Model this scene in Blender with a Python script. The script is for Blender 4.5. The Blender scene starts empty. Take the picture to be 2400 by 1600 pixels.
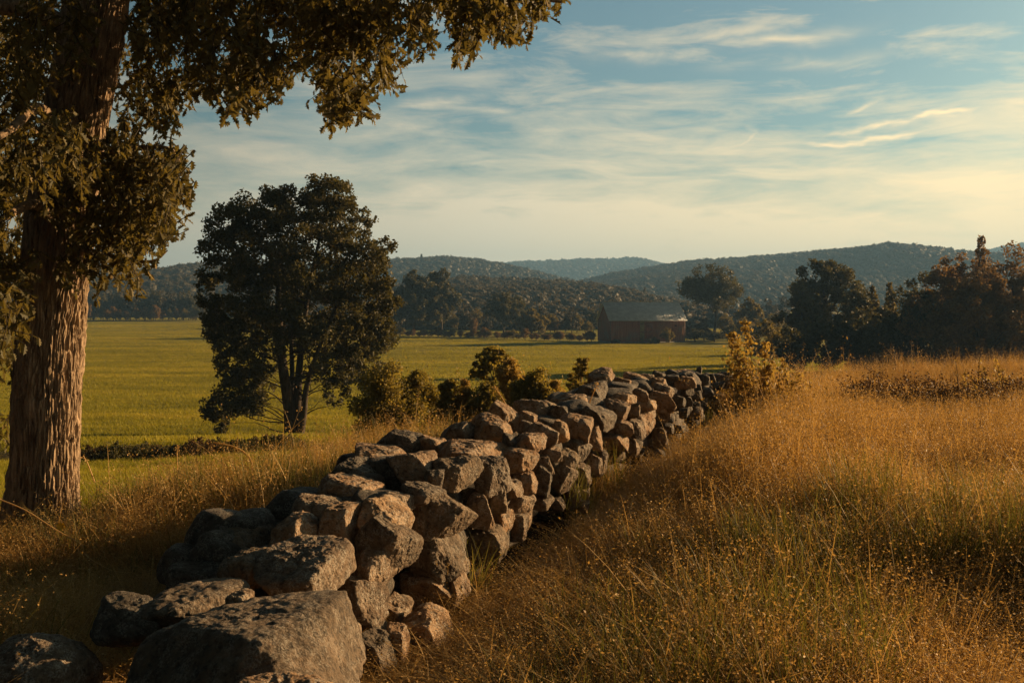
import bpy, bmesh, math, random
import numpy as np
from mathutils import Vector, Matrix

rng = np.random.default_rng(11)
random.seed(5)
SC = bpy.context.scene
COL = SC.collection
EYE = 1.6
F = 2332.0            # focal length in pixels of the 2400-wide photograph
HY = 714.8            # row of the horizon
SUN_AZ, SUN_EL = math.radians(62), math.radians(13.5)
SUN = np.array([math.sin(SUN_AZ)*math.cos(SUN_EL), math.cos(SUN_AZ)*math.cos(SUN_EL), math.sin(SUN_EL)])

def P(s, t, Y):       # photograph pixel + distance -> point
    return np.array([(s-1200)/F*Y, Y, EYE-(t-HY)/F*Y])
def S(u): return u/0.98      # 2352-wide reading -> photograph pixel

# ------------------------------------------------------------------ noise
def _h(i, j, k, seed):
    n = (i*374761393 + j*668265263 + k*2147483647 + seed*1274126177) & 0xffffffff
    n = ((n ^ (n >> 13))*1274126177) & 0xffffffff
    n = ((n ^ (n >> 16))*2246822519) & 0xffffffff
    return ((n ^ (n >> 15)) & 0xffffff)/float(0xffffff)
def vnoise(p, seed=0):
    p = np.asarray(p, float)
    f = np.floor(p).astype(np.int64); w = p-f; w = w*w*(3-2*w)
    o = 0
    for a in (0, 1):
        for b in (0, 1):
            for c in (0, 1):
                g = (w[:, 0] if a else 1-w[:, 0])*(w[:, 1] if b else 1-w[:, 1])*(w[:, 2] if c else 1-w[:, 2])
                o = o + g*_h(f[:, 0]+a, f[:, 1]+b, f[:, 2]+c, seed)
    return o*2-1
def fbm(p, oct=4, seed=0, gain=.5):
    a, o, q = 1., 0, np.asarray(p, float)
    for i in range(oct):
        o = o + a*vnoise(q, seed+i*17); q = q*2.03+3.1; a *= gain
    return o
def sstep(a, b, x):
    t = np.clip((x-a)/(b-a), 0, 1); return t*t*(3-2*t)

# ------------------------------------------------------------------ mesh helpers
def make_mesh(name, V, faces, mat=None, var=None, smooth=False):
    """V (n,3); faces: array (m,k) or a list of such arrays."""
    if not isinstance(faces, list): faces = [faces]
    faces = [np.asarray(f, np.int32) for f in faces if len(f)]
    me = bpy.data.meshes.new(name)
    V = np.asarray(V, np.float32)
    me.vertices.add(len(V)); me.vertices.foreach_set('co', V.ravel())
    loops = np.concatenate([f.ravel() for f in faces])
    tot = np.concatenate([np.full(len(f), f.shape[1], np.int32) for f in faces])
    st = np.concatenate([[0], np.cumsum(tot)[:-1]]).astype(np.int32)
    me.loops.add(len(loops)); me.loops.foreach_set('vertex_index', loops)
    me.polygons.add(len(tot)); me.polygons.foreach_set('loop_start', st); me.polygons.foreach_set('loop_total', tot)
    if smooth: me.polygons.foreach_set('use_smooth', np.ones(len(tot), bool))
    me.update(calc_edges=True)
    if var is not None:
        a = me.attributes.new('var', 'FLOAT', 'FACE'); a.data.foreach_set('value', np.asarray(var, np.float32))
    if mat: me.materials.append(mat)
    return me
def obj(name, me, parent=None, loc=None):
    o = bpy.data.objects.new(name, me); COL.objects.link(o)
    if parent is not None: o.parent = parent
    if loc is not None: o.location = [float(c) for c in loc]
    return o
def tag(o, label=None, cat=None, group=None, kind=None):
    for k, v in (('label', label), ('category', cat), ('group', group), ('kind', kind)):
        if v: o[k] = v
    return o
def empty(name, loc, label=None, cat=None, group=None):
    o = bpy.data.objects.new(name, None); COL.objects.link(o); o.location = [float(c) for c in loc]
    o.empty_display_size = .2
    return tag(o, label, cat, group)
def copy_tree(o, parent=None):
    c = o.copy(); COL.objects.link(c)
    if parent is not None: c.parent = parent
    for ch in list(o.children): copy_tree(ch, c)
    return c
class MB:
    """gathers pieces into one mesh"""
    def __init__(s): s.V = []; s.F = {}; s.A = {}; s.n = 0
    def add(s, V, Fc, var=None):
        V = np.asarray(V, float).reshape(-1, 3); Fc = np.asarray(Fc, np.int64)
        k = Fc.shape[1]
        s.F.setdefault(k, []).append(Fc+s.n)
        s.A.setdefault(k, []).append(np.full(len(Fc), .5) if var is None else np.broadcast_to(np.asarray(var, float), (len(Fc),)))
        s.V.append(V); s.n += len(V)
    def mesh(s, name, mat, smooth=False):
        ks = sorted(s.F)
        return make_mesh(name, np.concatenate(s.V), [np.concatenate(s.F[k]) for k in ks], mat,
                         np.concatenate([np.concatenate(s.A[k]) for k in ks]), smooth)
    def box(s, c, h, R=None):
        v = np.array([[x, y, z] for x in (-1, 1) for y in (-1, 1) for z in (-1, 1)], float)*np.asarray(h)
        if R is not None: v = v@np.asarray(R).T
        s.add(v+np.asarray(c), [[0, 1, 3, 2], [4, 6, 7, 5], [0, 4, 5, 1], [2, 3, 7, 6], [0, 2, 6, 4], [1, 5, 7, 3]])
    def tube(s, pts, rad, k=8, var=.5):
        pts = np.asarray(pts, float); rad = np.asarray(rad, float); n = len(pts)
        T = np.gradient(pts, axis=0); T /= np.linalg.norm(T, axis=1)[:, None]+1e-9
        ref = np.array([0, 0, 1.]) if abs(T[0, 2]) < .8 else np.array([1., 0, 0])
        a = np.cross(T, ref); a /= np.linalg.norm(a, axis=1)[:, None]+1e-9
        b = np.cross(T, a)
        th = np.linspace(0, 2*np.pi, k, endpoint=False)
        V = pts[:, None]+rad[:, None, None]*(a[:, None]*np.cos(th)[None, :, None]+b[:, None]*np.sin(th)[None, :, None])
        i = np.arange(n-1)[:, None]*k; j = np.arange(k)[None]; j2 = (j+1) % k
        Fc = np.stack([i+j, i+j2, i+k+j2, i+k+j], -1).reshape(-1, 4)
        s.add(V.reshape(-1, 3), Fc, var)
def spline(pts, n):
    pts = np.asarray(pts, float); m = len(pts)
    t = np.linspace(0, m-1, n); out = []
    for x in t:
        i = min(int(x), m-2); w = x-i
        p0, p1, p2, p3 = pts[max(i-1, 0)], pts[i], pts[i+1], pts[min(i+2, m-1)]
        out.append(.5*((2*p1)+(-p0+p2)*w+(2*p0-5*p1+4*p2-p3)*w*w+(-p0+3*p1-3*p2+p3)*w**3))
    return np.array(out)
def unit(v): return v/(np.linalg.norm(v, axis=-1, keepdims=True)+1e-9)

# ------------------------------------------------------------------ materials
def new_mat(name):
    m = bpy.data.materials.new(name); m.use_nodes = True
    nt = m.node_tree; nt.nodes.clear()
    out = nt.nodes.new('ShaderNodeOutputMaterial')
    return m, nt, out
def N(nt, typ, **kw):
    n = nt.nodes.new(typ)
    for k, v in kw.items():
        if k.startswith('_'): setattr(n, k[1:], v)
        else: n.inputs[k].default_value = v
    return n
def ramp(nt, fac, stops):
    r = nt.nodes.new('ShaderNodeValToRGB')
    while len(r.color_ramp.elements) < len(stops): r.color_ramp.elements.new(.5)
    for e, (p, c) in zip(r.color_ramp.elements, stops): e.position = p; e.color = (*c, 1) if len(c) == 3 else c
    nt.links.new(fac, r.inputs[0]); return r.outputs[0]
def mixc(nt, fac, a, b, blend='MIX'):
    m = nt.nodes.new('ShaderNodeMix'); m.data_type = 'RGBA'; m.blend_type = blend
    for sock, v in ((0, fac), (6, a), (7, b)):
        if hasattr(v, 'links'): nt.links.new(v, m.inputs[sock])
        else: m.inputs[sock].default_value = v if sock == 0 else (*v, 1)
    return m.outputs[2]
def noise(nt, vec, scale, detail=4, rough=.55, dist=0.):
    n = N(nt, 'ShaderNodeTexNoise', Scale=scale, Detail=detail, Roughness=rough, Distortion=dist)
    if vec is not None: nt.links.new(vec, n.inputs['Vector'])
    return n.outputs[0]
def math_(nt, op, a, b=None, clamp=False):
    m = nt.nodes.new('ShaderNodeMath'); m.operation = op; m.use_clamp = clamp
    for i, v in enumerate((a, b)):
        if v is None: continue
        if hasattr(v, 'links'): nt.links.new(v, m.inputs[i])
        else: m.inputs[i].default_value = v
    return m.outputs[0]

def leaf_mat(name, stops, trans=.3, tcol=(.25, .2, .03), patch=False):
    m, nt, out = new_mat(name)
    at = N(nt, 'ShaderNodeAttribute'); at.attribute_name = 'var'
    oi = nt.nodes.new('ShaderNodeObjectInfo')
    f = math_(nt, 'ADD', math_(nt, 'MULTIPLY', at.outputs['Fac'], .75), math_(nt, 'MULTIPLY', oi.outputs['Random'], .25))
    if patch == 'dry':
        ge = nt.nodes.new('ShaderNodeNewGeometry')
        f = math_(nt, 'ADD', math_(nt, 'MULTIPLY', f, .8), math_(nt, 'MULTIPLY', math_(nt, 'SUBTRACT', noise(nt, ge.outputs['Position'], .9, 4, .65), .4), .9), True)
    elif patch:               # drifts of longer and shorter, greener and yellower growth
        ge = nt.nodes.new('ShaderNodeNewGeometry')
        mp = N(nt, 'ShaderNodeMapping'); mp.inputs['Scale'].default_value = (.03, .12, 0); nt.links.new(ge.outputs['Position'], mp.inputs[0])
        mp2 = N(nt, 'ShaderNodeMapping'); mp2.inputs['Scale'].default_value = (.25, .8, 0); nt.links.new(ge.outputs['Position'], mp2.inputs[0])
        pn = math_(nt, 'ADD', math_(nt, 'MULTIPLY', noise(nt, mp.outputs[0], 1., 4, .6), .6), math_(nt, 'MULTIPLY', noise(nt, mp2.outputs[0], 1., 3, .6), .4))
        f = math_(nt, 'ADD', math_(nt, 'MULTIPLY', f, .45), math_(nt, 'MULTIPLY', math_(nt, 'SUBTRACT', pn, .41), 3.2), True)
    c = ramp(nt, f, stops)
    b = N(nt, 'ShaderNodeBsdfPrincipled', Roughness=.62); b.inputs['Specular IOR Level'].default_value = .25
    nt.links.new(c, b.inputs['Base Color'])
    t = nt.nodes.new('ShaderNodeBsdfTranslucent')
    nt.links.new(mixc(nt, .6, c, tcol), t.inputs[0])
    mx = N(nt, 'ShaderNodeMixShader', Fac=trans)
    nt.links.new(b.outputs[0], mx.inputs[1]); nt.links.new(t.outputs[0], mx.inputs[2])
    nt.links.new(mx.outputs[0], out.inputs[0])
    return m
M = {}
M['oak_leaf'] = leaf_mat('oak_leaf', [(0, (.042, .042, .014)), (.5, (.09, .08, .028)), (.85, (.18, .14, .05)), (1, (.3, .2, .075))], .36, (.26, .19, .03))
M['tree_leaf'] = leaf_mat('tree_leaf', [(0, (.04, .042, .018)), (.6, (.07, .068, .026)), (1, (.14, .11, .04))], .3, (.16, .13, .02))
M['olive_leaf'] = leaf_mat('olive_leaf', [(0, (.05, .045, .014)), (.6, (.11, .09, .027)), (1, (.22, .165, .045))], .4, (.26, .19, .025))
M['shrub_leaf'] = leaf_mat('shrub_leaf', [(0, (.1, .09, .022)), (.6, (.23, .19, .045)), (1, (.42, .32, .09))], .5, (.36, .26, .03))
M['brown_leaf'] = leaf_mat('brown_leaf', [(0, (.08, .05, .02)), (.6, (.23, .13, .045)), (1, (.4, .24, .08))], .45, (.2, .12, .03))
M['weed_leaf'] = leaf_mat('weed_leaf', [(0, (.2, .13, .03)), (.6, (.42, .29, .07)), (1, (.6, .44, .15))], .42, (.5, .32, .05))
M['near_wood_leaf'] = leaf_mat('near_wood_leaf', [(0, (.03, .028, .012)), (.5, (.062, .05, .02)), (1, (.115, .082, .032))], .25, (.16, .11, .03))
M['dead_leaf'] = leaf_mat('dead_leaf', [(0, (.05, .028, .012)), (.6, (.1, .055, .022)), (1, (.2, .12, .045))], .2, (.12, .06, .02))
M['forest_leaf'] = leaf_mat('forest_leaf', [(0, (.025, .026, .013)), (.5, (.055, .048, .021)), (1, (.11, .08, .035))], .2, (.12, .08, .025))
M['dry_grass'] = leaf_mat('dry_grass', [(0, (.1, .055, .014)), (.35, (.3, .18, .05)), (.7, (.58, .37, .12)), (1, (.8, .6, .3))], .35, (.6, .34, .07), 'dry')
M['green_blade'] = leaf_mat('green_blade', [(0, (.06, .06, .012)), (.6, (.13, .125, .025)), (1, (.34, .27, .08))], .35, (.26, .23, .03))
M['pasture_blade'] = leaf_mat('pasture_blade', [(0, (.08, .085, .008)), (.3, (.18, .175, .014)), (.6, (.31, .275, .02)), (1, (.52, .4, .045))], .45, (.42, .36, .02), True)

def stone_mat(name, c0, c1, c2, lich=.75):
    m, nt, out = new_mat(name)
    tc = nt.nodes.new('ShaderNodeTexCoord'); v = tc.outputs['Object']
    oi = nt.nodes.new('ShaderNodeObjectInfo')
    big = noise(nt, v, 5, 5, .6); mid = noise(nt, v, 40, 6, .65); fine = noise(nt, v, 120, 4, .7)
    c = ramp(nt, math_(nt, 'ADD', math_(nt, 'MULTIPLY', big, .6), math_(nt, 'MULTIPLY', mid, .4)), [(.35, c0), (.5, c1), (.65, c2)])
    tint = ramp(nt, oi.outputs['Random'], [(0, (.6, .6, .62)), (.35, (.95, .9, .86)), (.7, (1.1, .92, .74)), (1, (1.35, 1.2, 1.0))])
    c = mixc(nt, 1., c, tint, 'MULTIPLY')
    vo = N(nt, 'ShaderNodeTexVoronoi', Scale=42.); nt.links.new(v, vo.inputs['Vector'])
    lm = math_(nt, 'MULTIPLY', ramp(nt, noise(nt, v, 14, 5, .7), [(.46, (0, 0, 0)), (.56, (1, 1, 1))]), ramp(nt, fine, [(.47, (0, 0, 0)), (.56, (1, 1, 1))]))
    c = mixc(nt, math_(nt, 'MULTIPLY', lm, lich), c, (.46, .42, .34))
    dk = ramp(nt, mid, [(.34, (1, 1, 1)), (.46, (0, 0, 0))])
    c = mixc(nt, math_(nt, 'MULTIPLY', dk, .6), c, tuple(x*.35 for x in c0))
    b = N(nt, 'ShaderNodeBsdfPrincipled', Roughness=.85); b.inputs['Specular IOR Level'].default_value = .3
    nt.links.new(c, b.inputs['Base Color'])
    h = math_(nt, 'ADD', math_(nt, 'MULTIPLY', mid, 1.), math_(nt, 'MULTIPLY', fine, .42))
    pits = ramp(nt, vo.outputs['Distance'], [(0, (0, 0, 0)), (.35, (1, 1, 1))])
    h = math_(nt, 'ADD', h, math_(nt, 'MULTIPLY', pits, .12))
    bp = N(nt, 'ShaderNodeBump', Strength=1., Distance=.022); nt.links.new(h, bp.inputs['Height'])
    nt.links.new(bp.outputs[0], b.inputs['Normal']); nt.links.new(b.outputs[0], out.inputs[0])
    return m
M['stone'] = stone_mat('fieldstone', (.12, .084, .052), (.265, .19, .12), (.42, .31, .2))
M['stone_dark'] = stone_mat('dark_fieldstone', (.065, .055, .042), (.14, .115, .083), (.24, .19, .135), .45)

def bark_mat(name, c0, c1, c2, scale=(22, 22, 3.2), dist=.03):
    m, nt, out = new_mat(name)
    tc = nt.nodes.new('ShaderNodeTexCoord')
    mp = N(nt, 'ShaderNodeMapping'); mp.inputs['Scale'].default_value = scale
    nt.links.new(tc.outputs['Object'], mp.inputs[0]); v = mp.outputs[0]
    a = noise(nt, v, 1.2, 5, .62, .4); f = noise(nt, tc.outputs['Object'], 90, 4, .7)
    c = ramp(nt, math_(nt, 'ADD', math_(nt, 'MULTIPLY', a, .75), math_(nt, 'MULTIPLY', f, .25)), [(.36, c0), (.5, c1), (.64, c2)])
    b = N(nt, 'ShaderNodeBsdfPrincipled', Roughness=.9); b.inputs['Specular IOR Level'].default_value = .2
    nt.links.new(c, b.inputs['Base Color'])
    bp = N(nt, 'ShaderNodeBump', Strength=.8, Distance=dist)
    nt.links.new(math_(nt, 'ADD', a, math_(nt, 'MULTIPLY', f, .3)), bp.inputs['Height'])
    nt.links.new(bp.outputs[0], b.inputs['Normal']); nt.links.new(b.outputs[0], out.inputs[0])
    return m
M['bark'] = bark_mat('oak_bark', (.09, .06, .037), (.3, .215, .135), (.5, .365, .235))
M['far_bark'] = bark_mat('tree_bark', (.03, .024, .017), (.06, .047, .034), (.1, .08, .06), (6, 6, 1.5), .05)

def simple_mat(name, col, rough=.8, nscale=3., var=.35, bump=0., bscale=20.):
    m, nt, out = new_mat(name)
    tc = nt.nodes.new('ShaderNodeTexCoord')
    n = noise(nt, tc.outputs['Object'], nscale, 5, .6)
    c = ramp(nt, n, [(.3, tuple(x*(1-var) for x in col)), (.7, tuple(x*(1+var) for x in col))])
    b = N(nt, 'ShaderNodeBsdfPrincipled', Roughness=rough); nt.links.new(c, b.inputs['Base Color'])
    if bump:
        bp = N(nt, 'ShaderNodeBump', Strength=bump, Distance=.02)
        nt.links.new(noise(nt, tc.outputs['Object'], bscale, 4), bp.inputs['Height']); nt.links.new(bp.outputs[0], b.inputs['Normal'])
    nt.links.new(b.outputs[0], out.inputs[0]); return m

# ground: pasture green beyond the meadow crest, dry soil on the near meadow
def ground_mat():
    m, nt, out = new_mat('ground')
    tc = nt.nodes.new('ShaderNodeTexCoord'); v = tc.outputs['Object']
    at = N(nt, 'ShaderNodeAttribute'); at.attribute_name = 'meadow'
    mp = N(nt, 'ShaderNodeMapping'); mp.inputs['Scale'].default_value = (.25, 1., 1.); nt.links.new(v, mp.inputs[0])
    a = noise(nt, mp.outputs[0], .12, 6, .65, .3); f = noise(nt, mp.outputs[0], 2.2, 5, .7)
    g = ramp(nt, math_(nt, 'ADD', math_(nt, 'MULTIPLY', a, .55), math_(nt, 'MULTIPLY', f, .45)),
             [(.4, (.12, .12, .012)), (.5, (.24, .215, .016)), (.6, (.4, .31, .025))])
    d = ramp(nt, noise(nt, v, 6, 6, .7), [(.35, (.02, .013, .006)), (.65, (.06, .04, .016))])
    c = mixc(nt, at.outputs['Fac'], g, d)
    b = N(nt, 'ShaderNodeBsdfPrincipled', Roughness=.95); b.inputs['Specular IOR Level'].default_value = .1
    nt.links.new(c, b.inputs['Base Color'])
    bp = N(nt, 'ShaderNodeBump', Strength=1., Distance=.5)
    hh = math_(nt, 'ADD', noise(nt, v, 3., 4, .7), math_(nt, 'MULTIPLY', noise(nt, v, 14., 3, .7), .3))
    nt.links.new(hh, bp.inputs['Height']); nt.links.new(bp.outputs[0], b.inputs['Normal'])
    nt.links.new(b.outputs[0], out.inputs[0]); return m

# ------------------------------------------------------------------ terrain
_T = np.array([-.9, -.43, -.21, -.08, .1, .23, .4, .7]); _C = np.array([5., 5.5, 7.6, 9.6, 13., 17., 21., 26.])
_VY = np.array([0, 45, 80, 130, 190, 225, 330, 450, 900, 4000, 9000.]); _VZ = np.array([-1, -4.4, -5.6, -6.0, -5.5, -5.2, -3.5, -2.5, -1, 0, 0])
def crest(x, y):
    return np.interp(x/np.maximum(y, 3.), _T, _C)
def ground(x, y):
    x = np.asarray(x, float); y = np.asarray(y, float)
    c = crest(x, y)
    w = np.clip((y-c)/(45-c), 0, 1)
    w = np.where(w < .12, w*w/.24, w-.06); w = np.clip(w/.94, 0, 1)
    base = np.interp(y, _VY, _VZ)
    v45 = np.interp(45., _VY, _VZ)
    z = np.where(y < 45, w*v45, base)
    # the ditch in front of the far pasture, left of the wall
    q = np.stack([x*.35, y*.35, np.zeros_like(x)], -1).reshape(-1, 3)
    z = z+.05*vnoise(q, 3).reshape(x.shape)*np.clip(1-np.abs(y)/60, 0, 1)
    far = np.stack([x*.02, y*.02, np.zeros_like(x)], -1).reshape(-1, 3)
    z = z+.35*vnoise(far, 9).reshape(x.shape)*np.clip((y-60)/100, 0, 1)
    dl = 25+.10*(x+8)             # ditch line
    z = z-.15*np.exp(-((y-dl)/1.3)**2)*sstep(1., -2., x)
    # low bank out on the right of the meadow
    z = z-.019*np.clip(y-6, 0, 16)*np.clip((26-y)/6, 0, 1)*(y < 26)+.1*np.exp(-((y-20.5)/1.6)**2)*sstep(4.5, 7, x)
    return z
def gz(x, y): return float(ground(np.array([x]), np.array([y]))[0])
def build_ground():
    k = 340
    a = np.linspace(-1, 1, k)
    xs = np.sinh(a*8.6)/np.sinh(8.6)*6000
    ys = 12+np.sinh(a*8.6)/np.sinh(8.6)*6000
    X, Y = np.meshgrid(xs, ys)
    Z = ground(X, Y)
    V = np.stack([X, Y, Z], -1).reshape(-1, 3)
    i = np.arange(k-1)[:, None]*k+np.arange(k-1)[None]
    Fc = np.stack([i, i+1, i+k+1, i+k], -1).reshape(-1, 4)
    me = make_mesh('ground', V, Fc, ground_mat(), smooth=True)
    c = crest(X, Y)
    md = 1-sstep(c+1.0, c+3.2, Y+1.2*vnoise(np.stack([X, Y, 0*X], -1).reshape(-1, 3)*.7, 4).reshape(X.shape))
    md = np.maximum(md, .9*np.exp(-((Y-25.3-.10*(X+8))/1.5)**4)*sstep(1., -2., X))
    at = me.attributes.new('meadow', 'FLOAT', 'POINT'); at.data.foreach_set('value', md.ravel().astype(np.float32))
    tag(obj('ground', me), 'green pasture falling away below a dry golden meadow', 'ground', kind='structure')
build_ground()

# ------------------------------------------------------------------ stones
_ico = {}
def ico(n):
    if n not in _ico:
        bm = bmesh.new(); bmesh.ops.create_icosphere(bm, subdivisions=n, radius=1)
        V = np.array([v.co[:] for v in bm.verts]); Fc = np.array([[v.index for v in f.verts] for f in bm.faces]); bm.free()
        _ico[n] = (unit(V), Fc)
    return _ico[n]
def Ry(a): c, s = math.cos(a), math.sin(a); return np.array([[c, 0, s], [0, 1, 0], [-s, 0, c]])
def Rz(a): c, s = math.cos(a), math.sin(a); return np.array([[c, -s, 0], [s, c, 0], [0, 0, 1]])
def rock(seed, w, d, h, sub=6, rot=0., lit=None, box=.6, p=11, rough=1., hr=None, fr=None):
    """rounded, faceted boulder of full size w x d x h"""
    r = np.random.default_rng(seed)
    D, Fc = ico(sub)
    pl = []
    # broad faces: towards the front, the right end, top, bottom, left, back
    pl.append((unit(np.array([r.normal(-.2, .2), -1, r.normal(.1, .25)])), r.uniform(.8, .95)))
    pl.append((unit(np.array([1, r.normal(-.35, .3) if lit is None else lit, r.normal(.15, .25)])), r.uniform(.72, .9) if hr is None else hr))
    pl.append((unit(np.array([r.normal(.05, .25), r.normal(-.1, .2), 1])), r.uniform(.78, .95)))
    pl.append((unit(np.array([r.normal(0, .2), r.normal(0, .2), -1])), r.uniform(.8, .95)))
    pl.append((unit(np.array([-1, r.normal(0, .3), r.normal(.1, .3)])), r.uniform(.8, .98)))
    pl.append((np.array([0, 1., 0]), .95))
    for _ in range(r.integers(4, 8)):
        pl.append((unit(r.normal(size=3)), r.uniform(.86, 1.08)))
    if fr is not None: pl[0] = (unit(np.array(fr)), .8)
    n = np.array([q[0] for q in pl]); hh = np.array([q[1] for q in pl])
    g = np.maximum(D@n.T/hh, 0)
    R = (np.sum(g**p, 1))**(-1./p)
    R = np.minimum(R, 1.5)*box+R.clip(.6, 1.)*(1-box)
    V = D*R[:, None]
    V /= (V.max(0)-V.min(0))/2; V -= (V.max(0)+V.min(0))/2
    V = V*np.array([w, d, h])/2
    q = D*1.7+seed*3.7
    m = (w*d*h)**(1/3.)
    V += D*(m*.02*fbm(q, 2, seed))[:, None]
    pq = V*(9/ max(m, .2)*.3)+seed
    rid = 1-np.abs(fbm(pq*1.6, 3, seed+5))
    V += D*(m*.011*rough*(rid-.6))[:, None]
    if sub >= 6:
        V += D*(.0065*rough*fbm(V*26+seed, 4, seed+9, .6))[:, None]
    return V@Ry(rot).T@Rz(r.normal(0, .12)).T, Fc
XR = lambda Y: -.4+.372*(Y-5.2)
def HT(Y): return float(np.interp(Y, [3, 4.2, 5.2, 6, 9, 12, 14, 16.5], [.42, .55, .66, .72, .8, .78, .66, .5]))
def on_wall(s, t):
    a, b = (s-1200)/F, (t-HY)/F
    Y = 2.334/max(.372-a, .05); Z = EYE-b*Y
    if Z > HT(Y)-.08:
        for _ in range(12):
            Y = (EYE-(HT(Y)-.05))/b
        Z = EYE-b*Y
    if Z < .1: Y = (EYE-.1)/b
    Y = min(Y, 17.2)
    return np.array([a*Y, Y, EYE-b*Y]), Y
stones = []
def crop(lst, x0, y0, k):
    for q in lst:
        cx, cy, w, h = q[:4]; rot = q[4] if len(q) > 4 else 0
        stones.append((x0+cx/k, y0+cy/k, w/k, h/k, rot, q[5] if len(q) > 5 else None))
crop([(880, 110, 280, 150), (1070, 110, 170, 110), (760, 165, 300, 80, 6), (1330, 150, 460, 105, 3), (600, 285, 290, 165, 8), (750, 240, 210, 110, 5),
      (960, 275, 280, 210, -8, -.5), (1090, 325, 120, 120), (1225, 285, 265, 195, -10, -.5), (1430, 300, 225, 215, -12, -.75), (580, 390, 360, 150, 6),
      (860, 455, 250, 90, 3), (1010, 415, 240, 110, 10), (1110, 520, 430, 260, 8, -.45), (1370, 520, 175, 200, 0), (1450, 440, 165, 150), (1510, 570, 115, 155),
      (400, 500, 320, 110, 4), (520, 605, 300, 240, 5), (780, 570, 340, 190, 22), (250, 650, 300, 200, -10, -.6), (800, 750, 350, 340, 20, -.5),
      (1100, 765, 310, 295, -14, -.4), (1400, 715, 310, 180, -4), (310, 880, 570, 310, -12, -.8), (710, 890, 240, 330, 12), (645, 1060, 300, 270, 0, -.8),
      (870, 1130, 180, 160), (1090, 1000, 350, 240, -8), (1220, 850, 180, 120), (560, 1330, 210, 260), (720, 1240, 150, 130), (740, 1400, 220, 260),
      (1040, 1250, 340, 240), (870, 1340, 140, 240), (1240, 1010, 120, 180)], 600, 1000, 2.613)
crop([(1300, 300, 205, 190, 0, -.3), (1220, 405, 225, 195, 0, -.3), (1440, 335, 135, 115, 15), (1270, 565, 250, 150, 8, -.6), (1400, 520, 165, 160, 12), (1440, 420, 190, 70),
      (1050, 445, 270, 100, -8), (800, 520, 300, 170, 4), (970, 530, 150, 110, 15), (570, 580, 270, 180, 25), (480, 660, 310, 210, 6, -.5), (750, 570, 160, 100, 10),
      (250, 660, 200, 130, 0, -.6), (720, 630, 120, 90), (840, 695, 230, 170, 14), (980, 670, 140, 165, 0, -.5), (1095, 630, 270, 185, 10), (1230, 705, 140, 165, 0, -.7),
      (755, 740, 230, 110), (610, 740, 110, 110), (1085, 790, 215, 165, 10), (1395, 650, 225, 130), (1540, 630, 130, 160), (1370, 740, 230, 110), (1520, 780, 100, 125, 0, -.9),
      (1380, 840, 145, 100), (700, 875, 225, 175, -5, -.7), (890, 830, 200, 120), (860, 905, 140, 140), (1010, 905, 180, 220, 24, -.8), (700, 1035, 225, 150, 4),
      (840, 1020, 135, 215, 8), (1000, 1000, 185, 200, 25, -.6), (1140, 990, 140, 165, 10, -.6), (1215, 920, 120, 160, 20), (1285, 900, 90, 170, 25), (630, 1080, 150, 115),
      (680, 1170, 215, 150, 8), (850, 1185, 150, 100), (960, 1195, 110, 90), (1070, 1140, 105, 150), (660, 1360, 155, 190, 10, -.6), (735, 1300, 80, 160, 10),
      (1150, 1215, 100, 80), (1140, 1110, 110, 80), (560, 1320, 150, 190)], 1000, 800, 3.136)
crop([(890, 445, 270, 165, 20), (1000, 410, 150, 130, 25), (1150, 395, 180, 115, 10), (1140, 455, 170, 110), (950, 595, 155, 125, 10), (1210, 540, 230, 130, 8),
      (1170, 670, 310, 230, 0), (1420, 365, 190, 110, 8), (1590, 335, 70, 110), (1440, 460, 200, 140), (1510, 420, 110, 130), (1650, 425, 140, 110), (1725, 405, 100, 90),
      (1850, 445, 190, 130), (1820, 490, 130, 90), (1000, 705, 270, 115), (1000, 790, 230, 130), (870, 770, 130, 160), (1200, 800, 150, 160, 12), (950, 935, 245, 265, 12),
      (1390, 660, 120, 120), (1460, 655, 95, 120), (1560, 600, 130, 115), (1570, 520, 120, 95), (1690, 570, 140, 110), (1430, 790, 130, 110), (1560, 790, 130, 130),
      (1250, 960, 130, 100), (1150, 1070, 120, 220, 6), (1370, 960, 140, 90), (1160, 1240, 120, 90), (900, 1290, 120, 110), (1450, 545, 160, 95), (1300, 400, 160, 70), (1955, 465, 60, 120)],
     1300, 800, 4.704)
wall = empty('stone_wall', (XR(10), 10, 0), 'long tumbledown dry stone wall of lichened fieldstones running back through the meadow', 'stone wall')
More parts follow.
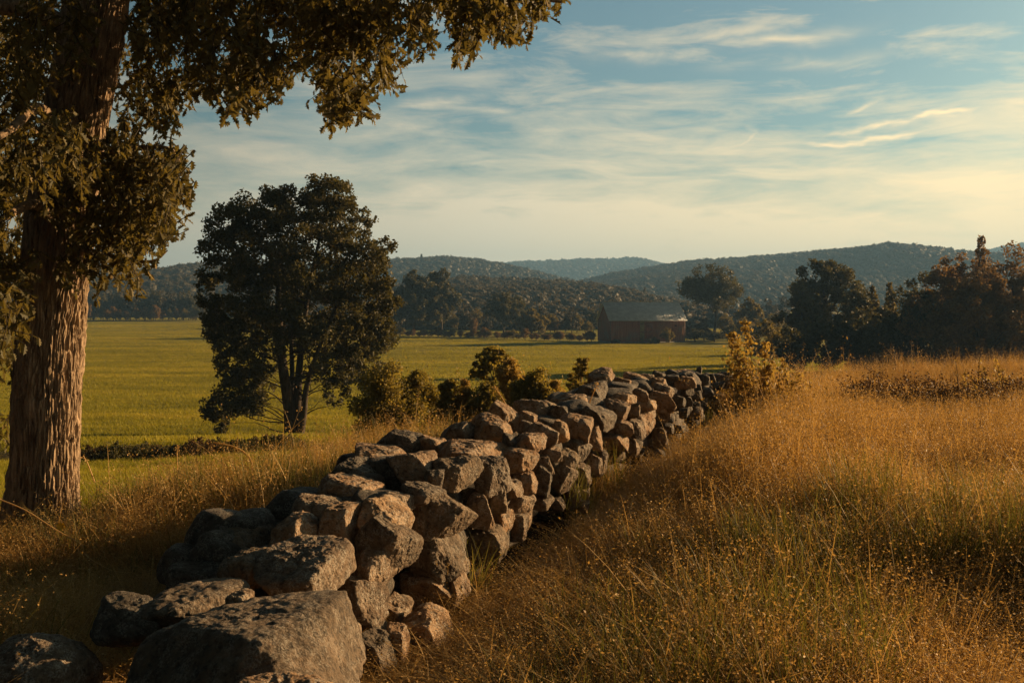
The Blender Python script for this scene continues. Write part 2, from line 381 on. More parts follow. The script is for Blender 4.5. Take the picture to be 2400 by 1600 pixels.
def build_wall():
    items = []
    for i, (s, t, w, h, rot, lit) in enumerate(stones):
        p, Y = on_wall(s, t)
        wm, hm = w/F*Y*1.1, h/F*Y*1.12
        dm = np.clip(1.15*max(wm, hm)*random.uniform(.8, 1.05), .16, .75)
        p = p+unit(p-np.array([0, 0, EYE]))*dm*.32
        items.append((wm*hm/Y/Y, i, p, wm, dm, hm, rot, lit, Y))
    items.sort(key=lambda q: -q[0])
    loose = MB()
    for n, (_, i, p, wm, dm, hm, rot, lit, Y) in enumerate(items):
        sub = 7 if n < 26 and Y < 7 else 6
        V, Fc = rock(100+i, wm, dm, hm, sub if n < 100 else 5, math.radians(rot), lit, box=random.uniform(.65, 1.), p=random.choice([14, 20, 28, 36]))
        if n < 99:
            me = make_mesh('stone', V, Fc, M['stone'] if random.random() < .75 else M['stone_dark'], smooth=True)
            obj('stone', me, wall, p-np.array(wall.location))
        else: loose.add(V+p-np.array(wall.location), Fc)
    # rubble filling and far side of the wall
    r = np.random.default_rng(77)
    n = 0
    Y = 4.5
    while Y < 17.:
        H = HT(Y)
        for k in range(9):
            across = r.uniform(.16, 1.0); z = r.uniform(.03, max(H-.12, .1))
            taper = across
            if across > .8 and z > H*.75: continue
            w = r.uniform(.2, .36)
            y = Y+r.uniform(-.1, .1)
            V, Fc = rock(1000+n, w*1.2, w*1.1, w*.85, 4, r.normal(0, .2)); n += 1
            c = np.array([XR(y)-across, y+across*.3, z])
            loose.add(V+c-np.array(wall.location), Fc)
        Y += .19
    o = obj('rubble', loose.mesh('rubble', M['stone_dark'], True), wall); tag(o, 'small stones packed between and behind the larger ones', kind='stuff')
build_wall()
def boulder(name, seed, s, t, w, h, Y, label, depth=1., rot=0, lit=None, mat='stone', sub=7, box=.8, p=10, cat='boulder', group=None, dz=0, hr=None, fr=None):
    c = P(s, t, Y); wm, hm = w/F*Y, h/F*Y
    V, Fc = rock(seed, wm, max(wm, hm)*depth, hm, sub, math.radians(rot), lit, box, p, hr=hr, fr=fr)
    o = obj(name, make_mesh(name, V, Fc, M[mat], smooth=True), None, c+np.array([0, 0, dz]))
    return tag(o, label, cat, group)
G = 'loose boulders at the near end of the wall'
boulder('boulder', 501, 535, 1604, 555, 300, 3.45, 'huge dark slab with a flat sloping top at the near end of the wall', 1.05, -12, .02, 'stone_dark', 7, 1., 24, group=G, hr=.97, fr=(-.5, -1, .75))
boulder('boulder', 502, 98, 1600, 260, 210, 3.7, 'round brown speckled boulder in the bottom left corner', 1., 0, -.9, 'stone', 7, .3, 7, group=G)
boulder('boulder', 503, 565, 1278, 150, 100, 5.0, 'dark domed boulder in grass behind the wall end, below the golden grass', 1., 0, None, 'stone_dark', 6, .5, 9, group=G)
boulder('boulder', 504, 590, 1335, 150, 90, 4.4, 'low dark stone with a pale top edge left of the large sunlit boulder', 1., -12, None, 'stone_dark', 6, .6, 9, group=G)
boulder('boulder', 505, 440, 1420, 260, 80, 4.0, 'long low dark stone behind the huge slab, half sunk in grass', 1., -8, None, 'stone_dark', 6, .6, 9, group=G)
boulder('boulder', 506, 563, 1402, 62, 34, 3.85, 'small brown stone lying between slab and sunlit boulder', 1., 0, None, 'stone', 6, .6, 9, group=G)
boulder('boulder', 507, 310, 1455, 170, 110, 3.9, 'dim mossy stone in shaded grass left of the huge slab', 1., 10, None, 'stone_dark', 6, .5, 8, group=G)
boulder('boulder', 508, 640, 1625, 330, 90, 3.0, 'speckled brown boulder along the bottom edge in front of the slab', .6, 0, -.9, 'stone', 7, .5, 8, group=G, dz=-.02)

# ------------------------------------------------------------------ foliage helpers
def leaves(mb, C, size, r, up=.3, fold=.25, droop=0., outward=None, asp=.5):
    """one folded rhombus leaf (two triangles' worth as a quad) per centre"""
    n = len(C)
    t = unit(r.normal(size=(n, 3))+np.array([0, 0, -droop])+(0 if outward is None else outward*.8))
    nrm = r.normal(size=(n, 3))+np.array([0, 0, up])+(0 if outward is None else outward*.5)
    w = unit(np.cross(t, nrm)); nn = np.cross(w, t)
    L = (size*r.uniform(.7, 1.3, n))[:, None]; W = L*asp
    V = np.stack([C-t*L*.5, C+w*W*.5-nn*W*fold*.3, C+t*L*.5, C-w*W*.5-nn*W*fold*.3], 1)
    Fc = np.arange(n*4).reshape(n, 4)
    mb.add(V.reshape(-1, 3), Fc, r.uniform(0, 1, n))
def blob_points(r, c, rad, n, clumps=9, tight=.42, shell=.62):
    """clumped points through an ellipsoid, denser near its surface"""
    d = unit(r.normal(size=(clumps, 3))); cc = d*(r.uniform(shell, .95, clumps)[:, None])
    k = r.integers(0, clumps, n)
    q = cc[k]+unit(r.normal(size=(n, 3)))*(tight*r.uniform(0, 1, n)**.5)[:, None]
    return np.asarray(c)+q*np.asarray(rad), unit(q)
def branch_to(mb, r, p0, p1, r0, r1, n=9, sag=.1, wob=.06, k=6):
    p0, p1 = np.asarray(p0, float), np.asarray(p1, float); L = np.linalg.norm(p1-p0)
    t = np.linspace(0, 1, n)[:, None]
    w = np.cumsum(r.normal(size=(n, 3))*wob*L/n**.5, 0)*np.sin(np.pi*t)
    pts = p0+(p1-p0)*t+w+np.array([0, 0, 1])*sag*L*np.sin(np.pi*t)
    mb.tube(pts, r0+(r1-r0)*t[:, 0]**.7, k)
    return pts

# ------------------------------------------------------------------ the big field tree
def field_tree():
    r = np.random.default_rng(21)
    Y0 = 45.; k = .4126/.98
    base = P(S(672), S(1012), Y0); base[2] = gz(base[0], base[1])-.1
    T = empty('field_tree', base, 'tall broad leafy tree with several stems standing alone in the green pasture', 'tree')
    B = [(200,330,110),(330,280,120),(470,230,110),(600,210,110),(740,150,110),(840,160,90),(870,250,80),(1000,290,60),(150,460,90),(300,430,120),(450,400,120),
         (600,400,130),(760,350,130),(900,400,110),(1100,450,60),(1020,520,110),(130,620,70),(240,610,110),(400,600,140),(560,600,130),(720,600,130),(880,620,130),
         (1060,650,100),(140,780,80),(250,830,110),(400,800,130),(560,780,120),(720,800,140),(900,820,130),(1060,830,100),(160,900,80),(230,1000,80),(330,950,100),
         (480,930,80),(200,1110,70),(300,1130,80),(380,1180,80),(300,1250,110),(200,1330,90),(110,1360,70),(170,1440,70),(350,1340,80),(780,1000,110),(930,960,120),
         (1060,980,90),(1090,900,70),(740,1120,60),(650,1010,70),(640,1150,45),(900,1210,70),(1000,1230,50),(420,1080,80),(560,960,80),(690,900,80),(850,1130,100),(990,1120,100),(1050,1160,50),(760,1300,40),(820,1330,34),(1130,760,60),(90,660,50)]
    lf = MB(); tr = MB()
    m = k/F*Y0
    stems = [spline([base, P(S(664), S(930), Y0), P(S(648), S(830), Y0-.3), P(S(640), S(700), Y0-.4), P(S(640), S(560), Y0)], 24),
             spline([base+np.array([.12, .1, 0]), P(S(682), S(940), Y0), P(S(688), S(840), Y0+.4), P(S(705), S(690), Y0+.5), P(S(740), S(520), Y0+.3)], 24),
             spline([base+np.array([.3, -.05, 0]), P(S(697), S(950), Y0-.2), P(S(706), S(880), Y0-.5), P(S(740), S(780), Y0-1), P(S(800), S(640), Y0-1.2)], 24),
             spline([base+np.array([.05, .2, 0]), P(S(672), S(930), Y0+.3), P(S(670), S(820), Y0+.8), P(S(660), S(700), Y0+1.3), P(S(600), S(540), Y0+1.8)], 24)]
    for st, r0 in zip(stems, (.34, .26, .2, .17)):
        tt = np.linspace(0, 1, len(st)); tr.tube(st, r0*(1-.8*tt)+.1*np.exp(-tt*18), 10)
    for i, (cx, cy, rr) in enumerate(B):
        s, t = 440+cx*.421, 390+cy*.421
        edge = min(abs(cx-70), abs(1160-cx), cy-40)/450.
        off = np.clip(edge, .1, 1.)*2.9
        for dy in ((-off*r.uniform(.4, 1), off*r.uniform(.4, 1)) if rr > 75 else (r.uniform(-.5, .5)*off,)):
            c = P(s, t, Y0); c[1] += dy
            R = rr*m*1.02
            n = int(1150*(rr/110.)**2*(.8 if 380 < cy < 540 and cx < 780 else 1))
            p, o = blob_points(r, c, (R, R*.95, R*.92), n, 12, .41)
            leaves(lf, p, .15, r, .3, .3, .25, o*.6, .62)
            st = stems[r.integers(0, 4)]
            j = np.argmin(np.linalg.norm(st-c, axis=1)+np.maximum(0, st[:, 2]-c[2]+.6)*3)
            branch_to(tr, r, st[j], c, .04*(1-j/30.)+.01, .006, 8, .06, .09, 5)
    obj('trunk', tr.mesh('trunk', M['far_bark'], True), T, -base).location = -Vector(base)
    obj('crown', lf.mesh('crown', M['tree_leaf']), T).location = -Vector(base)
field_tree()

# ------------------------------------------------------------------ generic trees
def build_tree(name, seed, h, w, label, leaf='tree_leaf', n=9000, size=.4, style='round', low=.18, group=None, trunk=True, lean=0.):
    """a tree standing at its own origin; height h, crown width w"""
    r = np.random.default_rng(seed)
    T = empty(name, (0, 0, 0), label, 'tree' if name.endswith('tree') else name.split('_')[-1], group)
    lf, tr = MB(), MB()
    if trunk:
        top = np.array([lean, 0, h*.9])
        sp = spline([(0, 0, -.4), (r.normal(0, .02)*h, r.normal(0, .02)*h, h*.25), (r.normal(0, .03)*h, r.normal(0, .03)*h, h*.55), top], 14)
        tr.tube(sp, (h*.024)*(1-.88*np.linspace(0, 1, 14))+h*.012*np.exp(-np.linspace(0, 1, 14)*14), 8)
    blobs = []
    if style == 'conifer':
        lv = 13
        for i in range(lv):
            f = (i+.5)/lv; z = h*(low+(1-low)*f); rr = w*.5*(1-f)**.85+.12
            for a in np.arange(0, 6.28, 6.28/max(4, int(9*(1-f)+3)))+r.uniform(0, 6):
                L = rr*r.uniform(.65, 1.15)
                tip = np.array([math.cos(a)*L, math.sin(a)*L, z-.22*L])
                if trunk: branch_to(tr, r, (0, 0, z), tip, .05, .01, 4, .03, .02, 4)
                blobs.append((np.array([math.cos(a)*L*.62, math.sin(a)*L*.62, z-.1*L]), (L*.42+.1, L*.42+.1, h*.035+.1), 1.))
    else:
        cz, ch = h*(low+1)/2, h*(1-low)/2
        m = 26 if style == 'round' else 20
        for i in range(m):
            d = unit(r.normal(size=3)); d[2] = d[2]*.95+.05
            f = r.uniform(.45, .84)
            if i < 3: d = np.array([(0, 0, 1.), (.95, 0, .1), (-.95, 0, .15)][i]); f = .82
            c = np.array([d[0]*w/2*f, d[1]*w/2*f, cz+d[2]*ch*f])
            if style == 'round' and d[2] < 0: c[:2] *= 1.08
            rr = min(w, h)*r.uniform(.15, .24)
            blobs.append((c, (rr, rr, rr*r.uniform(.75, 1.)), 1.))
            if trunk and h > 3:
                z0 = np.clip(c[2]-r.uniform(.15, .35)*h, h*.12, h*.8)
                j = np.argmin(abs(sp[:, 2]-z0)); branch_to(tr, r, sp[j], c, h*.0085, h*.002, 7, .03, .06, 5)
    vol = sum(b[1][0]*b[1][2] for b in blobs)
    for c, rad, k in blobs:
        p, o = blob_points(r, c, rad, max(6, int(n*rad[0]*rad[2]/vol)), 9, .42 if style != 'loose' else .7, .62 if style != 'loose' else .5)
        leaves(lf, p, size, r, .35, .3, .2, o*.6, .65)
    if style == 'loose':     # stray shoots and leaves between the bunches
        k = int(n*.35); q = unit(r.normal(size=(k, 3)))*(r.uniform(0, 1, k)**.45)[:, None]
        leaves(lf, np.array([0, 0, h*.48])+q*np.array([w*.5, w*.5, h*.5]), size*.9, r, .35, .3, .2, q*.4, .6)
        for _ in range(9):
            a, l = r.uniform(0, 6.28), r.uniform(.75, 1.12); tip = np.array([math.cos(a)*w*.3, math.sin(a)*w*.3, h*l]); C = np.linspace(.45, 1, 16)[:, None]*tip+r.normal(0, .02+w*.012, (16, 3))
            leaves(lf, C, size*.9, r, .35, .3, .2, None, .55)
    if trunk: obj('trunk', tr.mesh('trunk', M['far_bark'], True), T)
    obj('crown', lf.mesh('crown', M[leaf]), T)
    return T
def put(T, s, Y, t=None, scale=None, rz=0, sink=0.):
    x = (s-1200)/F*Y
    z = gz(x, Y)-sink if t is None else EYE-(t-HY)/F*Y
    T.location = (x, Y, z); T.rotation_euler[2] = rz
    if scale is not None: T.scale = scale if isinstance(scale, tuple) else (scale,)*3
    return T
def size_at(px, Y): return px/F*Y
def c3(cx, cy): return 880+cx/4.356, 570+cy/4.356
def c4(cx, cy): return 1580+cx/2.868, 560+cy/2.868
sd = [300]
def tree_px(name, s, ttop, wpx, Y, label, **kw):
    """tree at photograph column s whose crown top is at row ttop and crown width wpx"""
    x = (s-1200)/F*Y; z0 = gz(x, Y)
    h = (EYE-(ttop-HY)/F*Y-z0)*1.03; sd[0] += 1; kw['n'] = int(kw['n']*1.7)
    return put(build_tree(name, sd[0], h, size_at(wpx, Y)*1.12, label, **kw), s, Y)
# at the far edge of the pasture
A = 'trees along the far edge of the pasture'
tree_px('broad_tree', 968, 640, 92, 228, 'broad dark double-crowned tree at the pasture edge just right of the big field tree', n=11000, size=.5, low=.06, group=A)
tree_px('broad_tree', 1034, 637, 76, 231, 'taller right half of the pair of trees next to the big field tree', n=9000, size=.5, low=.04, leaf='tree_leaf', group=A)
tree_px('round_tree', 1181, 690, 82, 226, 'small round dark tree at the pasture edge between the broad pair and the barn', n=7000, size=.42, low=.1, group=A)
tree_px('round_tree', 1247, 727, 66, 224, 'low rounded tree touching the right side of the small round tree', n=5000, size=.42, low=.02, leaf='olive_leaf', group=A)
tree_px('forked_tree', c4(260, 0)[0], c4(0, 200)[1], 122, 203, 'airy tree with forking limbs showing beside the right end of the barn', n=7000, size=.42, low=.3, leaf='tree_leaf', group=A)
tree_px('round_tree', c4(500, 0)[0], c4(0, 400)[1], 50, 206, 'small tree touching the right side of the airy forked tree', n=3000, size=.45, low=.1, leaf='olive_leaf', group=A)
# right-hand wood edge
W = 'trees of the wood on the right'
tree_px('round_bush', c4(630, 0)[0], c4(0, 560)[1], 85, 125, 'rounded sunlit yellow-green bush left of the dark wood', n=5000, size=.25, low=0., leaf='olive_leaf', trunk=False, group=W)
tree_px('broad_tree', c4(1040, 0)[0], c4(0, 170)[1], 152, 120, 'tall round-crowned dark tree rising highest at the left end of the wood', n=13000, size=.3, low=.15, group=W)
tree_px('broad_tree', c4(865, 0)[0], c4(0, 315)[1], 100, 118, 'lower olive tree on the left shoulder of the tall round-crowned tree', n=9000, size=.3, low=.0, leaf='olive_leaf', group=W)
tree_px('pine_tree', c4(1335, 0)[0], c4(0, 335)[1], 75, 112, 'pointed conifer left of another pointed conifer in the dark wood', n=7000, size=.3, low=0., style='conifer', leaf='olive_leaf', group=W)
tree_px('pine_tree', c4(1450, 0)[0], c4(0, 315)[1], 80, 111, 'pointed conifer next to the high shoulder of dense trees, right of the other', n=7000, size=.3, low=0., style='conifer', leaf='olive_leaf', group=W)
tree_px('broad_tree', c4(1215, 0)[0], c4(0, 385)[1], 100, 108, 'low dark bushy tree between the tall round tree and the conifers', n=9000, size=.3, low=0., group=W)
tree_px('broad_tree', c4(1400, 0)[0], c4(0, 480)[1], 130, 104, 'dense dark low tree in front of the two conifers', n=9000, size=.3, low=0., group=W)
tree_px('broad_tree', c4(1690, 0)[0], c4(0, 275)[1], 150, 98, 'dark domed tree in the middle of the wood, right of the conifers', n=12000, size=.28, low=0., group=W)
tree_px('broad_tree', c4(1880, 0)[0], c4(0, 140)[1], 185, 96, 'tall rust-lit tree just left of the spired conifer', n=13000, size=.28, low=0., leaf='brown_leaf', group=W)
tree_px('spruce_tree', c4(2065, 0)[0], c4(0, 12)[1], 165, 95, 'tallest conifer with a bare spire standing above the wood on the right', n=12000, size=.26, low=0.05, style='conifer', leaf='brown_leaf', group=W)
tree_px('broad_tree', c4(2260, 0)[0], c4(0, 130)[1], 210, 92, 'golden-brown tree at the right edge of the photo beside the spired conifer', n=13000, size=.28, low=0., leaf='brown_leaf', group=W)
tree_px('broad_tree', c4(2080, 0)[0], c4(0, 270)[1], 210, 88, 'low rusty bushy tree at the foot of the spired conifer', n=12000, size=.28, low=0., leaf='brown_leaf', group=W)
tree_px('broad_tree', c4(2450, 0)[0], c4(0, 190)[1], 190, 93, 'brown bushy tree cut by the right edge of the photo', n=11000, size=.28, low=0., leaf='brown_leaf', group=W)
# distant trees shown by copies
protos = [build_tree('distant_tree', 401+i, 10, w, None, leaf=lf, n=2600, size=.7, low=lo, group=None) for i, (w, lf, lo) in enumerate([(8, 'forest_leaf', .05), (7, 'tree_leaf', .02), (9, 'olive_leaf', .04), (6.5, 'brown_leaf', 0.02)])]
used = set()
def copy_px(s, ttop, wpx, Y, label, group, kind):
    x = (s-1200)/F*Y; z0 = gz(x, Y); h = EYE-(ttop-HY)/F*Y-z0
    o = protos[kind] if kind not in used else copy_tree(protos[kind])
    used.add(kind)
    put(o, s, Y, rz=random.uniform(0, 6.28)); sx = size_at(wpx, Y)/(8, 7, 9, 6.5)[kind]
    o.scale = (sx, sx, h/10); return tag(o, label, 'tree', group)
g1 = 'dark trees of the far tree line on the left'
for i in range(26):
    s = 175+i*13.5+random.uniform(-4, 4)
    copy_px(s, 682+random.uniform(-5, 7)+(4 if s > 400 else 0), random.uniform(22, 34), 345+random.uniform(-6, 10), 'dark tree in the far tree line between the foreground trunk and the big field tree', g1, random.choice([0, 1, 1]))
g2 = 'brown shrubs in front of the far tree line'
for i in range(20):
    s = 190+i*16+random.uniform(-6, 6)
    copy_px(s, 720+random.uniform(-9, 12), random.uniform(11, 24), 333+random.uniform(-3, 3), 'small russet shrub in front of the far tree line on the left', g2, random.choice([3, 3, 2]))
g3 = 'trees at the foot of the wooded hill'
for s, tt, w, kd in [(1090, 715, 34, 0), (1118, 722, 30, 2), (1065, 735, 26, 2), (1290, 735, 40, 2), (1325, 742, 36, 0), (1352, 735, 30, 2), (1300, 752, 36, 3), (1378, 752, 26, 2), (1218, 730, 34, 0), (1140, 738, 30, 0),
                     (1272, 722, 36, 0), (1340, 718, 34, 0), (1392, 725, 30, 1), (925, 690, 40, 0), (1110, 745, 22, 3)]:
    copy_px(s, tt, w, 238+random.uniform(0, 14), 'small hazy tree at the foot of the wooded hill behind the pasture', g3, kd)
g4 = 'scrubby bushes along the far pasture edge'
for i in range(34):
    s = 925+i*14+random.uniform(-5, 5)
    if s > 1405: break
    Yb = float(np.interp(s, [900, 1400], [226, 196]))
    copy_px(s, 768+random.uniform(-6, 8)+(s-925)*.02, random.uniform(14, 28), Yb, 'low scrubby bush on the far edge of the pasture left of the barn', g4, random.choice([3, 3, 2]))
g5 = 'bushes and trees right of the barn'
for s, tt, w, Yb, kd in [(1630, 770, 52, 196, 1), (1675, 775, 50, 194, 1), (1650, 745, 50, 201, 0), (1715, 760, 50, 190, 1), (1745, 745, 46, 200, 2), (1800, 700, 44, 300, 0), (1835, 694, 40, 310, 0), (1770, 712, 50, 290, 1), (1815, 735, 50, 215, 2), (1780, 750, 44, 190, 1), (1845, 760, 60, 150, 1), (1610, 755, 30, 199, 0), (1700, 735, 40, 215, 2), (1880, 790, 60, 120, 1)]:
    copy_px(s, tt, w, Yb, 'bush or tree in the dark thicket between the barn and the wood', g5, kd)

# ------------------------------------------------------------------ hills and their woods
hill_m = simple_mat('hill_ground', (.055, .05, .03), .95, .02, .4)
def hill(pts, D, D0, base, treeh, name='hill', depth=.35):
    u = np.array([p[0] for p in pts], float)/.98; v = np.array([p[1] for p in pts], float)/.98
    na, nd = 160, 60
    s = np.linspace(u[0], u[-1], na); ridge = EYE-(np.interp(s, u, v)-HY)/F*D-treeh
    from_ = np.linspace(0, 1, nd)
    V = np.zeros((nd, na, 3))
    for j, f in enumerate(from_):
        Yd = D0+(D*(1+depth)-D0)*f
        g = (Yd-D0)/(D-D0)
        prof = np.sin(np.clip(g, 0, 1)*np.pi/2)**1.15 if g <= 1 else max(0, 1-((g-1)/(depth*D/(D-D0)))**1.5*.6)
        # keep the line of sight rising towards the ridge
        x = (s-1200)/F*D*(.75+.25*Yd/D)
        nz = fbm(np.stack([x*6/D, np.full(na, Yd*6/D), np.zeros(na)], -1), 4, int(D))
        z = base+(ridge-base)*prof+nz*(ridge-base)*.14*np.sin(np.clip(g, 0, 1)*np.pi)
        V[j] = np.stack([x, np.full(na, Yd), z], -1)
    i = np.arange(nd-1)[:, None]*na+np.arange(na-1)[None]
    Fc = np.stack([i, i+1, i+na+1, i+na], -1).reshape(-1, 4)
    tag(obj(name, make_mesh(name, V.reshape(-1, 3), Fc, hill_m, smooth=True)), kind='structure')
    return V
def sample_grid(V, step, r, fmax=.86):
    nd, na, _ = V.shape
    out = []
    W_ = np.linalg.norm(V[nd//2, -1]-V[nd//2, 0]); L = np.linalg.norm(V[-1, na//2]-V[0, na//2])*fmax
    n = int(W_*L/step**2)
    a = r.uniform(0, na-1.01, n); b = r.uniform(0, (nd-1.01)*fmax, n)
    i, j = a.astype(int), b.astype(int); fa, fb = (a-i)[:, None], (b-j)[:, None]
    return V[j, i]*(1-fa)*(1-fb)+V[j, i+1]*fa*(1-fb)+V[j+1, i]*(1-fa)*fb+V[j+1, i+1]*fa*fb

def instancer(name, pts, scl, rot, idx, sources):
    me = bpy.data.meshes.new(name); n = len(pts)
    me.vertices.add(n); me.vertices.foreach_set('co', np.asarray(pts, np.float32).ravel())
    for nm, ty, val, key in (('sc', 'FLOAT_VECTOR', scl, 'vector'), ('rt', 'FLOAT_VECTOR', rot, 'vector'), ('ix', 'INT', idx, 'value')):
        a = me.attributes.new(nm, ty, 'POINT'); a.data.foreach_set(key, np.ascontiguousarray(np.asarray(val, np.int32 if ty == 'INT' else np.float32)).ravel())
    o = obj(name, me)
    ng = bpy.data.node_groups.new(name, 'GeometryNodeTree')
    ng.interface.new_socket('Geometry', in_out='INPUT', socket_type='NodeSocketGeometry')
    ng.interface.new_socket('Geometry', in_out='OUTPUT', socket_type='NodeSocketGeometry')
    gi, go = ng.nodes.new('NodeGroupInput'), ng.nodes.new('NodeGroupOutput')
    jn = ng.nodes.new('GeometryNodeJoinGeometry')
    for so in reversed(sources):
        oi = ng.nodes.new('GeometryNodeObjectInfo'); oi.inputs['Object'].default_value = so; oi.inputs['As Instance'].default_value = True
        ng.links.new(oi.outputs['Geometry'], jn.inputs[0])
    ip = ng.nodes.new('GeometryNodeInstanceOnPoints'); ip.inputs['Pick Instance'].default_value = True
    def na(nm, ty):
        q = ng.nodes.new('GeometryNodeInputNamedAttribute'); q.data_type = ty; q.inputs[0].default_value = nm; return q.outputs[0]
    e = ng.nodes.new('FunctionNodeEulerToRotation')
    ng.links.new(na('rt', 'FLOAT_VECTOR'), e.inputs[0])
    ng.links.new(gi.outputs[0], ip.inputs['Points']); ng.links.new(jn.outputs[0], ip.inputs['Instance'])
    ng.links.new(na('ix', 'INT'), ip.inputs['Instance Index']); ng.links.new(e.outputs[0], ip.inputs['Rotation']); ng.links.new(na('sc', 'FLOAT_VECTOR'), ip.inputs['Scale'])
    ng.links.new(ip.outputs[0], go.inputs[0])
    md = o.modifiers.new('scatter', 'NODES'); md.node_group = ng
    return o
def source(name, me): return bpy.data.objects.new(name, me)     # never linked to the scene: only scattered
def forest_sources(mat):
    out = []
    for i in range(6):
        r = np.random.default_rng(700+i); mb = MB()
        for _ in range(7):
            d = unit(r.normal(size=3)); c = np.array([d[0]*.28, d[1]*.28, .62+d[2]*.22]); rr = r.uniform(.2, .28)
            p, o = blob_points(r, c, (rr, rr, rr*.9), 30, 7, .5); leaves(mb, p, .09, r, .4, .3, 0, o*2.5, .8)
        V, Fc = ico(4); R_ = 1+.14*fbm(V*2.6+i*7, 4, 60+i, .65); mb.add(V*R_[:, None]*np.array([.42, .42, .4])+np.array([0, 0, .52]), Fc, np.clip(.35+.4*vnoise(V[Fc[:, 0]]*9+i, 61), 0, 1))
        out.append(source('wood_crown', mb.mesh('wood_crown', M[mat], True)))
    for i in range(1):
        r = np.random.default_rng(750+i); mb = MB()
        z = r.uniform(0.1, 1.25, 300)**1.; rr = (1.28-z)*.2
        a = r.uniform(0, 6.28, 300); C = np.stack([np.cos(a)*rr, np.sin(a)*rr, z], -1)
        leaves(mb, C, .13, r, .2, .3, .3, unit(C*np.array([1, 1, 0])), .6)
        out.append(source('wood_crown', mb.mesh('wood_crown', M[mat])))
    return out
FS = {'near': forest_sources('near_wood_leaf'), 'far': forest_sources('forest_leaf')}
r_ = np.random.default_rng(909)
hills = [
 ([(820, 655), (940, 634), (1000, 625), (1060, 618), (1200, 622), (1350, 632), (1420, 645), (1500, 668), (1560, 688), (1650, 705), (1750, 712)], 520, 262, -5, 8, 5.2, 8.8, 'wood on the low hill behind the barn'),
 ([(-60, 640), (100, 625), (280, 600), (330, 624), (350, 627), (400, 612), (460, 600), (520, 598), (600, 600), (700, 616), (800, 640), (900, 660)], 760, 380, -4, 8.5, 7.4, 10.5, 'wood on the hill behind the left tree line'),
 ([(560, 640), (800, 606), (905, 598), (980, 588), (1040, 584), (1100, 590), (1180, 607), (1250, 628), (1330, 650), (1400, 668)], 1350, 640, 0, 9, 10.5, 12.5, 'wood on the blue hill left of the middle'),
 ([(1080, 622), (1200, 607), (1300, 604), (1380, 602), (1430, 597), (1480, 608), (1560, 625), (1640, 640)], 2500, 1500, 0, 10, 16, 18, 'wood on the farthest blue ridge'),
 ([(1280, 652), (1400, 622), (1480, 610), (1560, 597), (1700, 585), (1850, 574), (1930, 569), (2000, 575), (2080, 583), (2150, 585), (2250, 580), (2400, 577), (2600, 590), (2800, 620)], 1080, 560, -2, 8, 8.6, 11, 'wood on the long hill on the right'),
 ([(2100, 600), (2200, 580), (2280, 569), (2352, 560), (2450, 555), (2600, 560), (2800, 590)], 2100, 1300, 0, 10, 15, 17, 'wood on the far right ridge')]
for pts, D, D0, base, th, step, sz, lab in hills:
    V = hill(pts, D, D0, base, th)
    p = sample_grid(V, step*.64, r_); n = len(p)
    s = sz*r_.uniform(.5, .85, n)
    ix = np.where(r_.uniform(size=n) < .985, r_.integers(0, 6, n), 6)
    s = np.where(ix == 6, s*.95, s)
    p[:, 2] -= s*.25
    o = instancer('hill_wood', p, np.stack([s*r_.uniform(.8, 1.15, n), s*r_.uniform(.8, 1.15, n), s*r_.uniform(.7, .95, n)], -1), np.stack([np.zeros(n), np.zeros(n), r_.uniform(0, 6.28, n)], -1), ix, FS['near' if D < 800 else 'far'])
    tag(o, lab, 'wood', kind='stuff')

